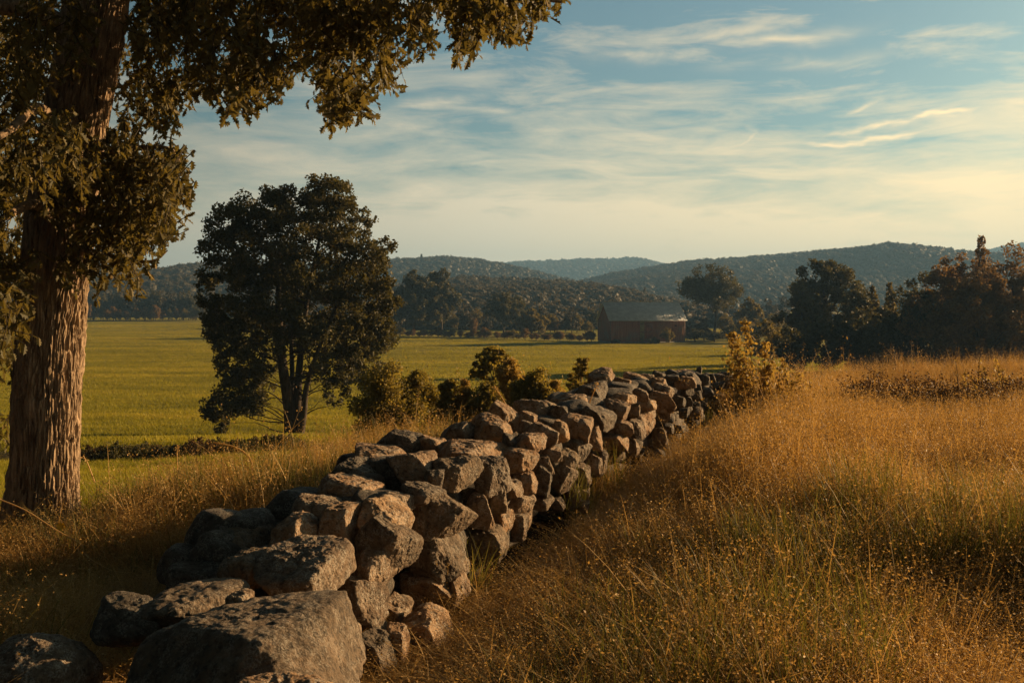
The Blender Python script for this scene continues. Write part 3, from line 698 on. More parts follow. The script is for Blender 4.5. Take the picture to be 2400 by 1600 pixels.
# ------------------------------------------------------------------ barn
def barn():
    Yb = 190.; yaw = math.radians(11.5)
    x0 = (1431-1200)/F*Yb
    z0 = EYE-(801-HY)/F*Yb
    B = empty('barn', (x0, Yb, z0), 'weathered red wooden barn with grey metal roof at the far edge of the pasture', 'barn')
    B.rotation_euler[2] = yaw
    L, D_, H, R = 14.9, 8.2, 4.35, 3.15
    m, nt, out = new_mat('barn_boards')
    tc = nt.nodes.new('ShaderNodeTexCoord'); v = tc.outputs['Object']
    mp = N(nt, 'ShaderNodeMapping'); mp.inputs['Scale'].default_value = (5, 5, .35); nt.links.new(v, mp.inputs[0])
    a = noise(nt, mp.outputs[0], 1.1, 5, .6); g = noise(nt, v, .45, 4, .6)
    c = ramp(nt, a, [(.3, (.2, .075, .035)), (.55, (.32, .125, .06)), (.75, (.4, .2, .11))])
    c = mixc(nt, ramp(nt, g, [(.5, (0, 0, 0)), (.66, (.7, .7, .7))]), c, (.2, .15, .11))
    b = N(nt, 'ShaderNodeBsdfPrincipled', Roughness=.85); nt.links.new(c, b.inputs['Base Color']); nt.links.new(b.outputs[0], out.inputs[0])
    boards = m
    rm, nt, out = new_mat('barn_roof')
    tc = nt.nodes.new('ShaderNodeTexCoord'); n = noise(nt, tc.outputs['Object'], 1.3, 5, .65)
    c = ramp(nt, n, [(.35, (.44, .48, .52)), (.65, (.6, .64, .66))])
    b = N(nt, 'ShaderNodeBsdfPrincipled', Roughness=.9); b.inputs['Specular IOR Level'].default_value = .15; nt.links.new(c, b.inputs['Base Color']); nt.links.new(b.outputs[0], out.inputs[0])
    body = MB()
    def board_wall(p0, p1, hfun, nb):
        p0, p1 = np.array(p0, float), np.array(p1, float); d = p1-p0; nrm = np.array([d[1], -d[0], 0])/np.linalg.norm(d)
        for i in range(nb):
            a, bb = i/nb, (i+1)/nb-.012/np.linalg.norm(d)
            off = nrm*(.02 if i % 2 else 0.)
            q0, q1 = p0+d*a+off, p0+d*bb+off
            in0, in1 = q0-nrm*.06, q1-nrm*.06
            h0, h1 = hfun(a), hfun(bb)
            V = [q0, q1, q1+[0, 0, h1], q0+[0, 0, h0], in0, in1, in1+[0, 0, h1], in0+[0, 0, h0]]
            body.add(V, [[0, 1, 2, 3], [5, 4, 7, 6], [4, 0, 3, 7], [1, 5, 6, 2], [3, 2, 6, 7]])
    gab = lambda a: H+R*(1-abs(2*a-1))-.06
    board_wall((0, 0, 0), (L, 0, 0), lambda a: H-.03, 62)
    board_wall((L, 0.03, 0), (L, D_-.03, 0), gab, 34)
    board_wall((L, D_, 0), (0, D_, 0), lambda a: H-.03, 62)
    board_wall((0, D_-.03, 0), (0, 0.03, 0), gab, 34)
    o = obj('wall', body.mesh('wall', boards), B)
    roof = MB(); ov, ge = .5, .45; sl = R/(D_/2)
    for sgn in (-1, 1):
        ye = D_/2+sgn*(D_/2+ov); ze = H-ov*sl+.02; zr = H+R+.02
        V = [(-ge, ye, ze), (L+ge, ye, ze), (L+ge, D_/2, zr), (-ge, D_/2, zr)]
        up = np.array([0, 0, .09])
        roof.add(np.concatenate([V, np.array(V)+up]), [[0, 1, 2, 3], [4, 7, 6, 5], [0, 4, 5, 1], [1, 5, 6, 2], [3, 7, 4, 0]])
        for k in range(30):     # standing seams
            xx = -ge+.25+k*(L+2*ge-.5)/29
            a = np.array([xx, ye, ze+.09]); bq = np.array([xx, D_/2, zr+.09]); e = np.array([.025, 0, 0]); u2 = np.array([0, 0, .045])
            roof.add([a-e, a+e, bq+e, bq-e, a-e+u2, a+e+u2, bq+e+u2, bq-e+u2], [[4, 5, 6, 7], [0, 4, 7, 3], [1, 2, 6, 5], [0, 1, 5, 4]])
        ym, zm = (ye+D_/2)/2, (ze+zr)/2+.1       # lap of the sheets half way up
        roof.box((L/2, ym, zm), (L/2+ge, .035, .03))
    ro = obj('roof', roof.mesh('roof', rm), B)
    cap = MB(); cap.box((L/2, D_/2, H+R+.15), (L/2+ge+.02, .16, .04)); obj('ridge_cap', cap.mesh('ridge_cap', rm), ro)
    trim_m = simple_mat('barn_trim', (.2, .1, .065), .8, 2.)
    door_m = simple_mat('barn_door', (.24, .085, .045), .85, 1.2, .4); pale = simple_mat('barn_pale_door', (.27, .2, .09), .85, 1.2, .35)
    rail_m = simple_mat('barn_rail', (.3, .26, .18), .7, 2.); stone_b = simple_mat('barn_stone', (.2, .19, .16), .9, 2., .5, .6, 6.)
    for xx, yy in ((0, 0), (L, 0), (0, D_), (L, D_)):
        t = MB(); t.box((xx, yy, H/2), (.11, .11, H/2-.02)); obj('corner_board', t.mesh('corner_board', trim_m), B)
    k = L/1195.
    for (a, bx, mt, lb) in ((1015-545, 1085-545, pale, 'pale ochre door leaf'), (1090-545, 1225-545, door_m, 'red-brown door leaf')):
        d = MB(); xa, xb = a*k, bx*k
        nb = 5
        for i in range(nb):
            d.box((xa+(xb-xa)*(i+.5)/nb, -.07, 1.92), ((xb-xa)/nb/2-.008, .03+.006*(i % 2), 1.85))
        o = obj('door', d.mesh('door', mt), B); tag(o, lb)
        for zz in (.5, 1.9, 3.4):
            e = MB(); e.box(((xa+xb)/2, -.125, zz), ((xb-xa)/2-.03, .02, .07)); obj('door_batten', e.mesh('door_batten', trim_m), o)
    t = MB(); t.box(((1012-545+1225-545)/2*k, -.14, 3.97), ((1225-1012)/2*k+.1, .07, .1)); obj('door_rail', t.mesh('door_rail', rail_m), B)
    t = MB(); t.box(((1600-545)*k, -.055, 3.05), (.22, .03, .1)); obj('vent', t.mesh('vent', simple_mat('barn_vent', (.02, .018, .015))), B)
    t = MB(); t.box((L/2, D_/2, -.6), (L/2+.05, D_/2+.05, .58)); obj('foundation', t.mesh('foundation', stone_b), B)
    t = MB(); t.box((.5*(1020+1130)/2*k-2.2+ (1075-545)*k*.55, -.7, -.25), (.8, .5, .28)); obj('door_step', t.mesh('door_step', stone_b), B)
barn()
G6 = 'bushes against the barn'
b = build_tree('round_bush', 451, 2.9, 2.75, 'dark egg-shaped bush growing against the barn front, right of its door', leaf='olive_leaf', n=3500, size=.2, low=0., trunk=False, group=G6); put(b, 1350+1430/6.72, 188.6, sink=.1)
b = build_tree('low_bush', 452, 1.25, 2.4, 'low dark bush between the barn door and the egg-shaped bush', leaf='tree_leaf', n=2000, size=.2, low=0., trunk=False, group=G6); put(b, 1350+1230/6.72, 188.2, sink=.1)
b = build_tree('low_bush', 453, .9, 2.2, 'low dark bush at the left corner of the barn front', leaf='tree_leaf', n=1500, size=.2, low=0., trunk=False, group=G6); put(b, 1350+620/6.72, 188.2, sink=.1)

# ------------------------------------------------------------------ near shrubs and saplings beyond the wall
G7 = 'shrubs in the row behind the wall'
def c5(cx, cy): return 820+cx/3.92, 780+cy/3.92
def shrub(seed, cx, top, w, Y, label, leaf='shrub_leaf', n=2600, size=.052, name='leafy_shrub'):
    s, t = c5(cx, top); Y = Y-2.5; x = (s-1200)/F*Y; z0 = gz(x, Y)
    h = max(EYE-(t-HY)/F*Y-z0, .5)*1.2
    return put(build_tree(name, seed, h, size_at(w/3.92, Y)*1.35, label, leaf=leaf, n=int(n*3.4), size=size, low=0., trunk=False, group=G7, style='loose'), s, Y, sink=.05)
shrub(461, 350, 430, 420, 21, 'wide dark brownish shrub right of the big field tree, first of the row', 'shrub_leaf', 5200)
shrub(462, 640, 440, 330, 21.5, 'dark shrub with upright twigs next to the wide brownish shrub', 'shrub_leaf', 4200)
shrub(463, 920, 500, 170, 20.5, 'small dark green shrub in the middle of the row', 'shrub_leaf', 2600)
shrub(464, 1050, 495, 200, 20.5, 'small yellowish shrub left of the sapling', 'weed_leaf', 2200)
shrub(465, 1250, 510, 280, 20, 'dark low shrub under the umbrella-shaped sapling', 'shrub_leaf', 3600)
shrub(466, 1480, 330, 270, 20.5, 'tall yellow-leaved shrub right of the umbrella-shaped sapling', 'weed_leaf', 3200)
shrub(467, 1720, 430, 330, 19.5, 'wide yellow-green shrub between the sapling and the highest wall stones', 'shrub_leaf', 4200)
shrub(468, 1880, 500, 200, 19.5, 'low golden shrub just left of the small upright sapling', 'weed_leaf', 2600)
def sapling(seed, sx, base_t, Y, parts, leaf, label, size=.09):
    r = np.random.default_rng(seed)
    x = (sx-1200)/F*Y; z0 = gz(x, Y)
    T = empty('sapling', (x, Y, z0), label, 'sapling', 'saplings behind the wall'); B0 = np.array([x, Y, z0])
    tr, lf = MB(), MB()
    top = P(*parts[0][:2], Y)
    sp = spline([B0-[0, 0, .1], B0*.6+top*.4+[.02, 0, 0], top], 12); tr.tube(sp, np.linspace(.04, .008, 12), 6)
    for s, t, rad in parts:
        c = P(s, t, Y)+np.array([0, r.normal(0, .18), 0]); R = rad/F*Y
        p, o = blob_points(r, c, (R, R, R*.8), int(190*(rad/14.)**1.6), 9, .42); leaves(lf, p, size, r, .3, .3, .2, o*.5, .6)
        j = np.argmin(np.linalg.norm(sp-c, axis=1)+np.maximum(0, sp[:, 2]-c[2]+.15)*2); branch_to(tr, r, sp[j], c, .015, .004, 5, .02, .05, 4)
    o = obj('trunk', tr.mesh('trunk', M['far_bark'], True), T); o.location = -Vector(B0)
    o = obj('crown', lf.mesh('crown', M[leaf]), T); o.location = -Vector(B0)
k5 = lambda lst: [(*c5(a, b_), rr/3.92) for a, b_, rr in lst]
sapling(471, c5(1325, 0)[0], 0, 22, k5([(1310, 180, 60), (1260, 160, 45), (1370, 190, 60), (1420, 240, 60), (1240, 230, 70), (1200, 290, 65), (1330, 270, 80), (1440, 310, 60), (1170, 360, 60), (1110, 410, 50), (1230, 390, 45), (1420, 370, 50), (1280, 330, 60), (1380, 300, 60), (1280, 440, 30)]),
        'shrub_leaf', 'umbrella-shaped sapling with a thin bare stem rising above the shrubs behind the wall')
sapling(472, c5(2110, 0)[0], 0, 19, k5([(2120, 280, 55), (2160, 260, 40), (2100, 330, 60), (2170, 340, 55), (2060, 420, 55), (2130, 410, 65), (2190, 380, 40), (2080, 490, 70), (2030, 480, 45), (2110, 560, 60), (2150, 480, 50)]),
        'shrub_leaf', 'small upright leafy sapling just left of the highest wall stones', .075)

# ------------------------------------------------------------------ leafy weeds at the wall's far end
def weed(seed, s0, t0, s1, t1, Y, width, n, label, name='leafy_weed', size=.064, mat='weed_leaf', group='leafy weeds at the far end of the wall', bare=.0):
    r = np.random.default_rng(seed)
    A0, A1 = P(s0, t0, Y), P(s1, t1, Y); A0[2] = gz(A0[0], Y)
    T = empty(name, A0, label, 'weed', group)
    st, lf = MB(), MB()
    for k in range(5 if width > .2 else 2):
        tip = A1+np.array([r.normal(0, width*.35), r.normal(0, width*.35), 0])*(k > 0); tip[2] = A0[2]+(A1[2]-A0[2])*(1 if k == 0 else r.uniform(.55, .92))
        pts = spline([A0+r.normal(0, .04, 3)*[1, 1, 0], A0*.5+tip*.5+r.normal(0, .06, 3)*[1, 1, .2], tip], 16)
        st.tube(pts-A0, np.linspace(.008, .003, 16), 5)
        m = n//(5 if width > .2 else 2)
        f = r.uniform(bare, 1, m)**.9
        c = pts[np.clip((f*15).astype(int), 0, 15)]-A0
        wd = width*np.clip(1.05-f*.85, .12, 1)
        c = c+unit(r.normal(size=(m, 3)))*(wd*r.uniform(.15, 1, m)*.75)[:, None]*[1, 1, .55]
        leaves(lf, c, size, r, .2, .35, .9, None, .6)
    obj('stem', st.mesh('stem', M['far_bark'], True), T); obj('leaves', lf.mesh('leaves', M[mat]), T)
def c6(cx, cy): return 1640+cx/5.113, 720+cy/5.113
weed(481, *c6(640, 1210), *c6(535, 135), 14.6, .5, 1700, 'tall leafy golden weed, much the tallest, standing at the far end of the wall', bare=.08)
weed(482, *c6(800, 1230), *c6(790, 400), 14.3, .46, 1200, 'broad golden weed with a dark bare stalk, touching the right of the tallest weed', bare=.1)
weed(483, *c6(1000, 1200), *c6(1005, 590), 14.0, .3, 520, 'thin weed with one round leaf at its tip, right of the two tall weeds')
weed(484, *c6(1190, 1250), *c6(1185, 790), 13.8, .4, 700, 'waist-high bushy weed with a pale tuft on top, farther right of the tall weeds')
weed(485, *c6(1330, 1250), *c6(1310, 850), 13.9, .42, 700, 'low brown-golden weed at the right end of the weed clump')
weed(486, *c6(480, 1150), *c6(420, 850), 14.3, .3, 420, 'low leafy weed leaning on the last stones of the wall')
weed(487, *c6(1500, 1200), *c6(1520, 960), 14.4, .32, 420, 'low straggling weed beyond the right end of the weed clump')
weed(488, *c4(2060, 960), *c4(2055, 790), 16.5, .25, 260, 'tall thin weed on the meadow bank in front of the spired conifer', group='weeds on the meadow bank')
weed(489, *c4(2170, 960), *c4(2160, 800), 16.5, .28, 300, 'bushy golden weed on the meadow bank, second from the right edge', group='weeds on the meadow bank')
weed(490, *c4(1895, 960), *c4(1890, 800), 17, .08, 50, 'single bare stalk on the meadow bank left of the golden weeds', group='weeds on the meadow bank', size=.03)

rw = np.random.default_rng(88)
bp_ = [build_tree('bramble', 640+i, .42, 1.3, None, leaf=['tree_leaf', 'dead_leaf', 'tree_leaf'][i], n=1500, size=.05, low=0., trunk=False, style='loose') for i in range(3)]
for i in range(19):
    sx = 182+i*28+rw.uniform(-7, 7); Yd = 22.6+rw.uniform(-.5, .5)+i*.06
    b = bp_[i] if i < 3 else copy_tree(bp_[i % 3])
    tag(b, 'low dark bramble in the strip between the leaning oak and the field tree', 'bush', 'brambles along the near edge of the pasture')
    put(b, sx, Yd, rz=rw.uniform(0, 6), sink=.04); b.scale = (rw.uniform(.6, .9), rw.uniform(.7, 1.), rw.uniform(.65, 1.05))
for i in range(13):  # dark-leaved weeds added in a row; their colour stands for the dip's shade
    sx = 1990+i*34+rw.uniform(-8, 8)
    x = (sx-1200)/F*14.6; z0 = gz(x, 14.6)
    b = build_tree('brown_weed', 600+i, rw.uniform(.6, .8), rw.uniform(.6, .9), 'dark brown dead weed in the low row added to darken the shaded dip below the meadow bank on the right', leaf='dead_leaf', n=900, size=.035, low=0., trunk=False, group='dead weeds added to darken the dip below the meadow bank', style='loose')
    put(b, sx, 14.6+rw.uniform(-.5, .5), rz=rw.uniform(0, 6))
for i, (sx, tt, w, Yw, lb) in enumerate([(1862, 770, 90, 108, 'low dark bush at the left foot of the wood, beside the round yellow-green bush'), (1925, 755, 110, 105, 'dark bush at the foot of the tall round-crowned tree'), (2010, 760, 110, 102, 'dark bush at the foot of the two pointed conifers'), (2090, 745, 110, 98, 'dark bush at the foot of the domed tree'), (2330, 760, 120, 90, 'rusty bush at the foot of the golden-brown tree')]):
    tree_px('low_bush', sx, tt, w, Yw, lb, n=4500, size=.28, low=0., leaf='tree_leaf' if i < 4 else 'brown_leaf', trunk=False, group=W)

# ------------------------------------------------------------------ foreground oak
def oak():
    r = np.random.default_rng(31)
    Y0 = 7.4
    view = [(93, 1215), (103, 1000), (112, 800), (128, 620), (150, 430), (180, 240), (212, 60), (250, -140), (300, -420), (330, -800)]
    c = spline([P(S(u), S(v), Y0) for u, v in view], 900)
    base = np.array([c[0, 0], Y0, gz(c[0, 0], Y0)])
    T = empty('oak_tree', base, 'large old oak leaning in from the left edge with furrowed bark and overhanging leaves', 'tree')
    n, k = len(c), 520
    tt = np.linspace(0, 1, n)
    rad = np.interp(tt, [0, .1, .35, .6, 1], [.232, .228, .226, .222, .19])+.085*np.exp(-(c[:, 2]-c[0, 2])/.16)*(1+0*c[:, 2])
    th = np.linspace(0, 2*np.pi, k, endpoint=False)
    TH, Zs = np.meshgrid(th, c[:, 2])
    cs, sn = np.cos(TH), np.sin(TH)
    q = np.stack([cs*8.5, sn*8.5, Zs*3.1], -1).reshape(-1, 3)
    wv = fbm(np.stack([cs*1.5, sn*1.5, Zs*2.2], -1).reshape(-1, 3), 3, 41)
    q2 = q+np.stack([wv*.55, wv*.55, 0*wv], -1)
    rg = 1-np.abs(fbm(q2*1.45, 3, 42, .55)); rg = np.clip(rg, 0, 1)**2.2
    brk = fbm(np.stack([cs*7, sn*7, Zs*9], -1).reshape(-1, 3), 3, 44)
    fine = fbm(np.stack([cs*22, sn*22, Zs*14], -1).reshape(-1, 3), 3, 45)
    lump = fbm(np.stack([cs*1.2, sn*1.2, Zs*1.0], -1).reshape(-1, 3), 2, 46)
    d = (.03*(1-rg*1.)+.0*wv-.0).reshape(n, k)+(.010*brk+.006*fine).reshape(n, k)-.03*(rg.reshape(n, k)*0)+.02*lump.reshape(n, k)
    fur = np.clip(np.abs(fbm(q2*1.9+7, 2, 48))*2.1, 0, 1).reshape(n, k)      # dark furrows where the noise crosses zero
    d = .026*(fur**.55-.6)+(.009*brk+.006*fine).reshape(n, k)+.018*lump.reshape(n, k)
    Rr = rad[:, None]+d
    V = np.stack([c[:, 0:1]+Rr*cs, c[:, 1:2]+Rr*sn, np.broadcast_to(c[:, 2:3], (n, k))], -1).reshape(-1, 3)
    V[:k, 2] -= .25
    i = np.arange(n-1)[:, None]*k; j = np.arange(k)[None]; j2 = (j+1) % k
    Fc = np.stack([i+j, i+j2, i+k+j2, i+k+j], -1).reshape(-1, 4)
    o = obj('trunk', make_mesh('trunk', V, Fc, M['bark'], smooth=True), T); o.location = -Vector(base)
    br = MB()
    def limb(pts, r0, r1):
        q = spline([P(S(u), S(v), y) for u, v, y in pts], 22); br.tube(q, np.linspace(r0, r1, 22)); return q
    lim = [limb([(225, 0, 7.4), (360, -90, 7.2), (600, -60, 6.8), (900, -40, 6.5), (1290, 5, 6.4)], .11, .008),
           limb([(240, -80, 7.4), (420, -160, 8), (700, -120, 8.6), (1000, -80, 9)], .1, .012),
           limb([(270, -260, 7.4), (400, -300, 6.2), (560, -200, 5.4), (760, -90, 5)], .1, .012),
           limb([(160, 400, 7.4), (230, 360, 7.1), (320, 340, 6.9), (395, 345, 6.8), (420, 400, 6.8)], .035, .004),
           limb([(135, 560, 7.4), (200, 575, 7.1), (290, 596, 6.9), (350, 600, 6.8), (385, 575, 6.8)], .03, .004),
           limb([(170, 330, 7.4), (90, 250, 7.0), (20, 300, 6.6), (-120, 380, 6.2)], .06, .01),
           limb([(140, 520, 7.3), (80, 470, 6.8), (10, 500, 6.3), (-100, 560, 6.)], .05, .01),
           limb([(200, 100, 7.4), (60, 20, 7.2), (-150, 40, 7), (-400, 100, 7)], .09, .02)]
    # leaves: sprays scattered through the canopy volume
    lo = np.array([(-500, 700), (-120, 820), (0, 840), (40, 760), (90, 700), (150, 660), (215, 660), (225, 640), (240, 300), (290, 285), (390, 300), (440, 240), (480, 225), (520, 258), (560, 245), (610, 235), (660, 238), (700, 215),
                   (735, 255), (755, 310), (775, 290), (800, 262), (835, 250), (870, 215), (900, 190), (920, 150), (950, 138), (1000, 122), (1050, 128), (1110, 128), (1150, 90), (1200, 100), (1240, 60), (1270, 30), (1310, 10)], float)
    sprays = []
    cl = []
    while len(sprays) < 4100:
        if not cl:          # next bunch of sprays, hanging from one bough
            cu = r.uniform(-420, 1305); cv = r.uniform(-330, np.interp(cu, lo[:, 0], lo[:, 1])-14); cy = r.uniform(5.4, 9.4)
            cl = [(cu+r.normal(0, 17), cv+r.normal(0, 26), cy+r.normal(0, .16)) for _ in range(11)]
        u, v, cyy = cl.pop(); L = np.interp(u, lo[:, 0], lo[:, 1])
        if v > L-8: continue
        if u < -100 and r.uniform() < .6: continue
        if v < -20 and r.uniform() < .5: continue
        y = cyy
        if 60 < u < 300 and 180 < v < 720:          # leave the trunk partly bare where the bark shows
            on = abs(u-np.interp(v, [0, 240, 430, 620], [225, 180, 150, 128])) < 95
            if on and y < 7.6 and (v < 260 or v > 640 or r.uniform() < .5): continue
        if 150 < u < 310 and -20 < v < 290 and y < 7.7 and u > np.interp(v, [0, 280], [205, 165]): continue
        sprays.append((u, v, y))
    for u, v, w, h, m in [(270, 400, 60, 90, 130), (340, 400, 60, 60, 110), (390, 420, 36, 60, 70), (250, 520, 60, 80, 110), (330, 520, 60, 50, 80), (370, 500, 30, 40, 34), (250, 610, 50, 25, 26), (300, 560, 50, 40, 46), (310, 640, 16, 18, 8), (285, 330, 30, 20, 20), (180, 480, 50, 90, 60), (160, 600, 40, 40, 26)]:
        for _ in range(int(m*.7)):
            sprays.append((r.normal(u, w*.55), r.normal(v, h*.55), r.uniform(6.3, 7.5)))
    for _ in range(75):
        cu, cv, cy = r.uniform(-150, 75), r.uniform(-60, 1000), r.uniform(7.8, 10.5)
        if cv > 820: cu = min(cu, 10)
        for _ in range(11): sprays.append((cu+r.normal(0, 20), cv+r.normal(0, 28), cy+r.normal(0, .2)))
    outl = np.array([(0, 0), (.1, .1), (.22, .26), (.3, .12), (.45, .36), (.55, .14), (.7, .27), (.8, .1), (1., 0)])
    n_l = 0; lv = MB(); tw = MB()
    for u, v, y in sprays:
        p = P(S(u), S(v), y); 
        dirn = unit(np.array([r.normal(0, .5), r.normal(0, .5), -r.uniform(.3, 1.1)]))
        ln = r.uniform(.12, .27)
        tw.tube(np.stack([p-dirn*ln*.6, p, p+dirn*ln*.5]), [.004, .003, .0015], 3)
        m = r.integers(7, 12)
        f = np.linspace(-.6, .5, m)
        C = p+dirn*(f*ln)[:, None]
        t = unit(dirn*.8+r.normal(size=(m, 3))*.75+[0, 0, -.45]); w = unit(np.cross(t, r.normal(size=(m, 3)))); nn = np.cross(w, t)
        Ls = r.uniform(.045, .085, m)
        for sg in (1, -1):
            pts = C[:, None]+t[:, None]*(outl[None, :, :1]*Ls[:, None, None])+w[:, None]*(sg*outl[None, :, 1:]*Ls[:, None, None]*.95)+nn[:, None]*(outl[None, :, 1:]*Ls[:, None, None]*.35)
            ix = np.arange(m*9).reshape(m, 9)
            lv.add(pts.reshape(-1, 3), ix if sg > 0 else ix[:, ::-1], np.clip(r.normal(.45, .22, m), 0, 1))
    o = obj('branches', br.mesh('branches', M['bark'], True), T); o.location = -Vector(base)
    o = obj('crown', lv.mesh('crown', M['oak_leaf']), T); o.location = -Vector(base)
    o = obj('twigs', tw.mesh('twigs', M['far_bark']), T); o.location = -Vector(base)
oak()

# ------------------------------------------------------------------ grass
def blades(mb, r, base, L, W, lean, az=None, seg=4, var=(0, 1)):
    n = len(base); az = r.uniform(0, 6.28, n) if az is None else az
    d = np.stack([np.cos(az), np.sin(az), np.zeros(n)], -1); side = np.stack([-np.sin(az+r.normal(0, .6, n)), np.cos(az), np.zeros(n)], -1)
    side = unit(side)
    rows = []
    for i in range(seg+1):
        f = i/seg
        c = base+np.array([0, 0, 1.])*(L*(f-.25*lean*f*f))[:, None]+d*(L*lean*f**1.9)[:, None]
        w = (W*(1-f)**.6*.5)[:, None] if i < seg else 0*W[:, None]
        rows.append(np.stack([c-side*w, c+side*w], 1))
    V = np.stack(rows, 1).reshape(n, -1, 3); k = (seg+1)*2
    q = np.array([[2*i, 2*i+1, 2*i+3, 2*i+2] for i in range(seg)])
    Fc = (np.arange(n)[:, None, None]*k+q[None]).reshape(-1, 4)
    mb.add(V.reshape(-1, 3), Fc, np.repeat(r.uniform(*var, n), seg))
    return lambda f: base+np.array([0, 0, 1.])*(L*(f-.25*lean*f*f))[:, None]+d*(L*lean*f**1.9)[:, None]
def tuft(seed, kind):
    r = np.random.default_rng(seed); mb = MB()
    def bs(n, rad): a = r.uniform(0, 6.28, n); q = rad*np.sqrt(r.uniform(0, 1, n)); return np.stack([np.cos(a)*q, np.sin(a)*q, np.full(n, -.03)], -1)
    if kind == 'weed':      # dry meadow weed: thin stems, many tiny curled leaves and seed heads
        n = 20; L = r.uniform(.26, .52, n)
        f = blades(mb, r, bs(n, .17), L, np.full(n, .006), r.uniform(.05, .7, n), seg=5, var=(.3, 1.))
        C = np.concatenate([f(q)+r.normal(0, .022, (n, 3)) for q in r.uniform(.4, 1.02, 15)]); leaves(mb, C, .0125, r, .2, .4, .1, None, .6)
        n = 34; blades(mb, r, bs(n, .2), r.uniform(.12, .34, n), np.full(n, .004), r.uniform(.2, .9, n), seg=3, var=(.05, .7))
    elif kind == 'grass':   # thin dry grass with seed heads
        n = 46; L = r.uniform(.22, .6, n)
        f = blades(mb, r, bs(n, .16), L, np.full(n, .0055), r.uniform(.05, .8, n), seg=5, var=(.1, .95))
        C = np.concatenate([f(q)+r.normal(0, .006, (n, 3)) for q in (.9, .94, .98, 1.01)]); leaves(mb, C, .013, r, .8, .3, 0, None, .4)
    elif kind == 'matted':  # bent, tangled stalks low down
        n = 60; blades(mb, r, bs(n, .24), r.uniform(.15, .42, n), r.uniform(.003, .006, n), r.uniform(.5, 1.3, n), seg=5, var=(0, .75))
    elif kind == 'tall':    # a few long stems standing clear of the rest, with branched heads
        n = 6; L = r.uniform(.5, .85, n)
        f = blades(mb, r, bs(n, .12), L, np.full(n, .008), r.uniform(.1, .7, n), seg=6, var=(.6, 1.))
        C = np.concatenate([f(q)+r.normal(0, .03*q, (n, 3)) for q in r.uniform(.6, 1.02, 12)]); leaves(mb, C, .017, r, .2, .4, .1, None, .5)
    elif kind == 'green':
        n = 40; blades(mb, r, bs(n, .12), r.uniform(.2, .46, n), r.uniform(.005, .009, n), r.uniform(.1, .6, n), seg=5, var=(.1, 1))
    elif kind == 'short':
        n = 60; blades(mb, r, bs(n, .28), r.uniform(.05, .15, n), r.uniform(.006, .011, n), r.uniform(.1, .8, n), seg=2, var=(.1, 1))
    elif kind == 'pasture':
        n = 90; blades(mb, r, bs(n, .75), r.uniform(.08, .22, n), r.uniform(.02, .04, n), r.uniform(.1, .8, n), seg=2, var=(0, 1))
    mat = {'green': 'green_blade', 'pasture': 'pasture_blade', 'short': 'pasture_blade'}.get(kind, 'dry_grass')
    return source('tuft', mb.mesh('tuft', M[mat]))
def in_wall(x, y): d = XR(y)-x; return (y > 4.4) & (y < 16.8) & (d > .02) & (d < 1.02)
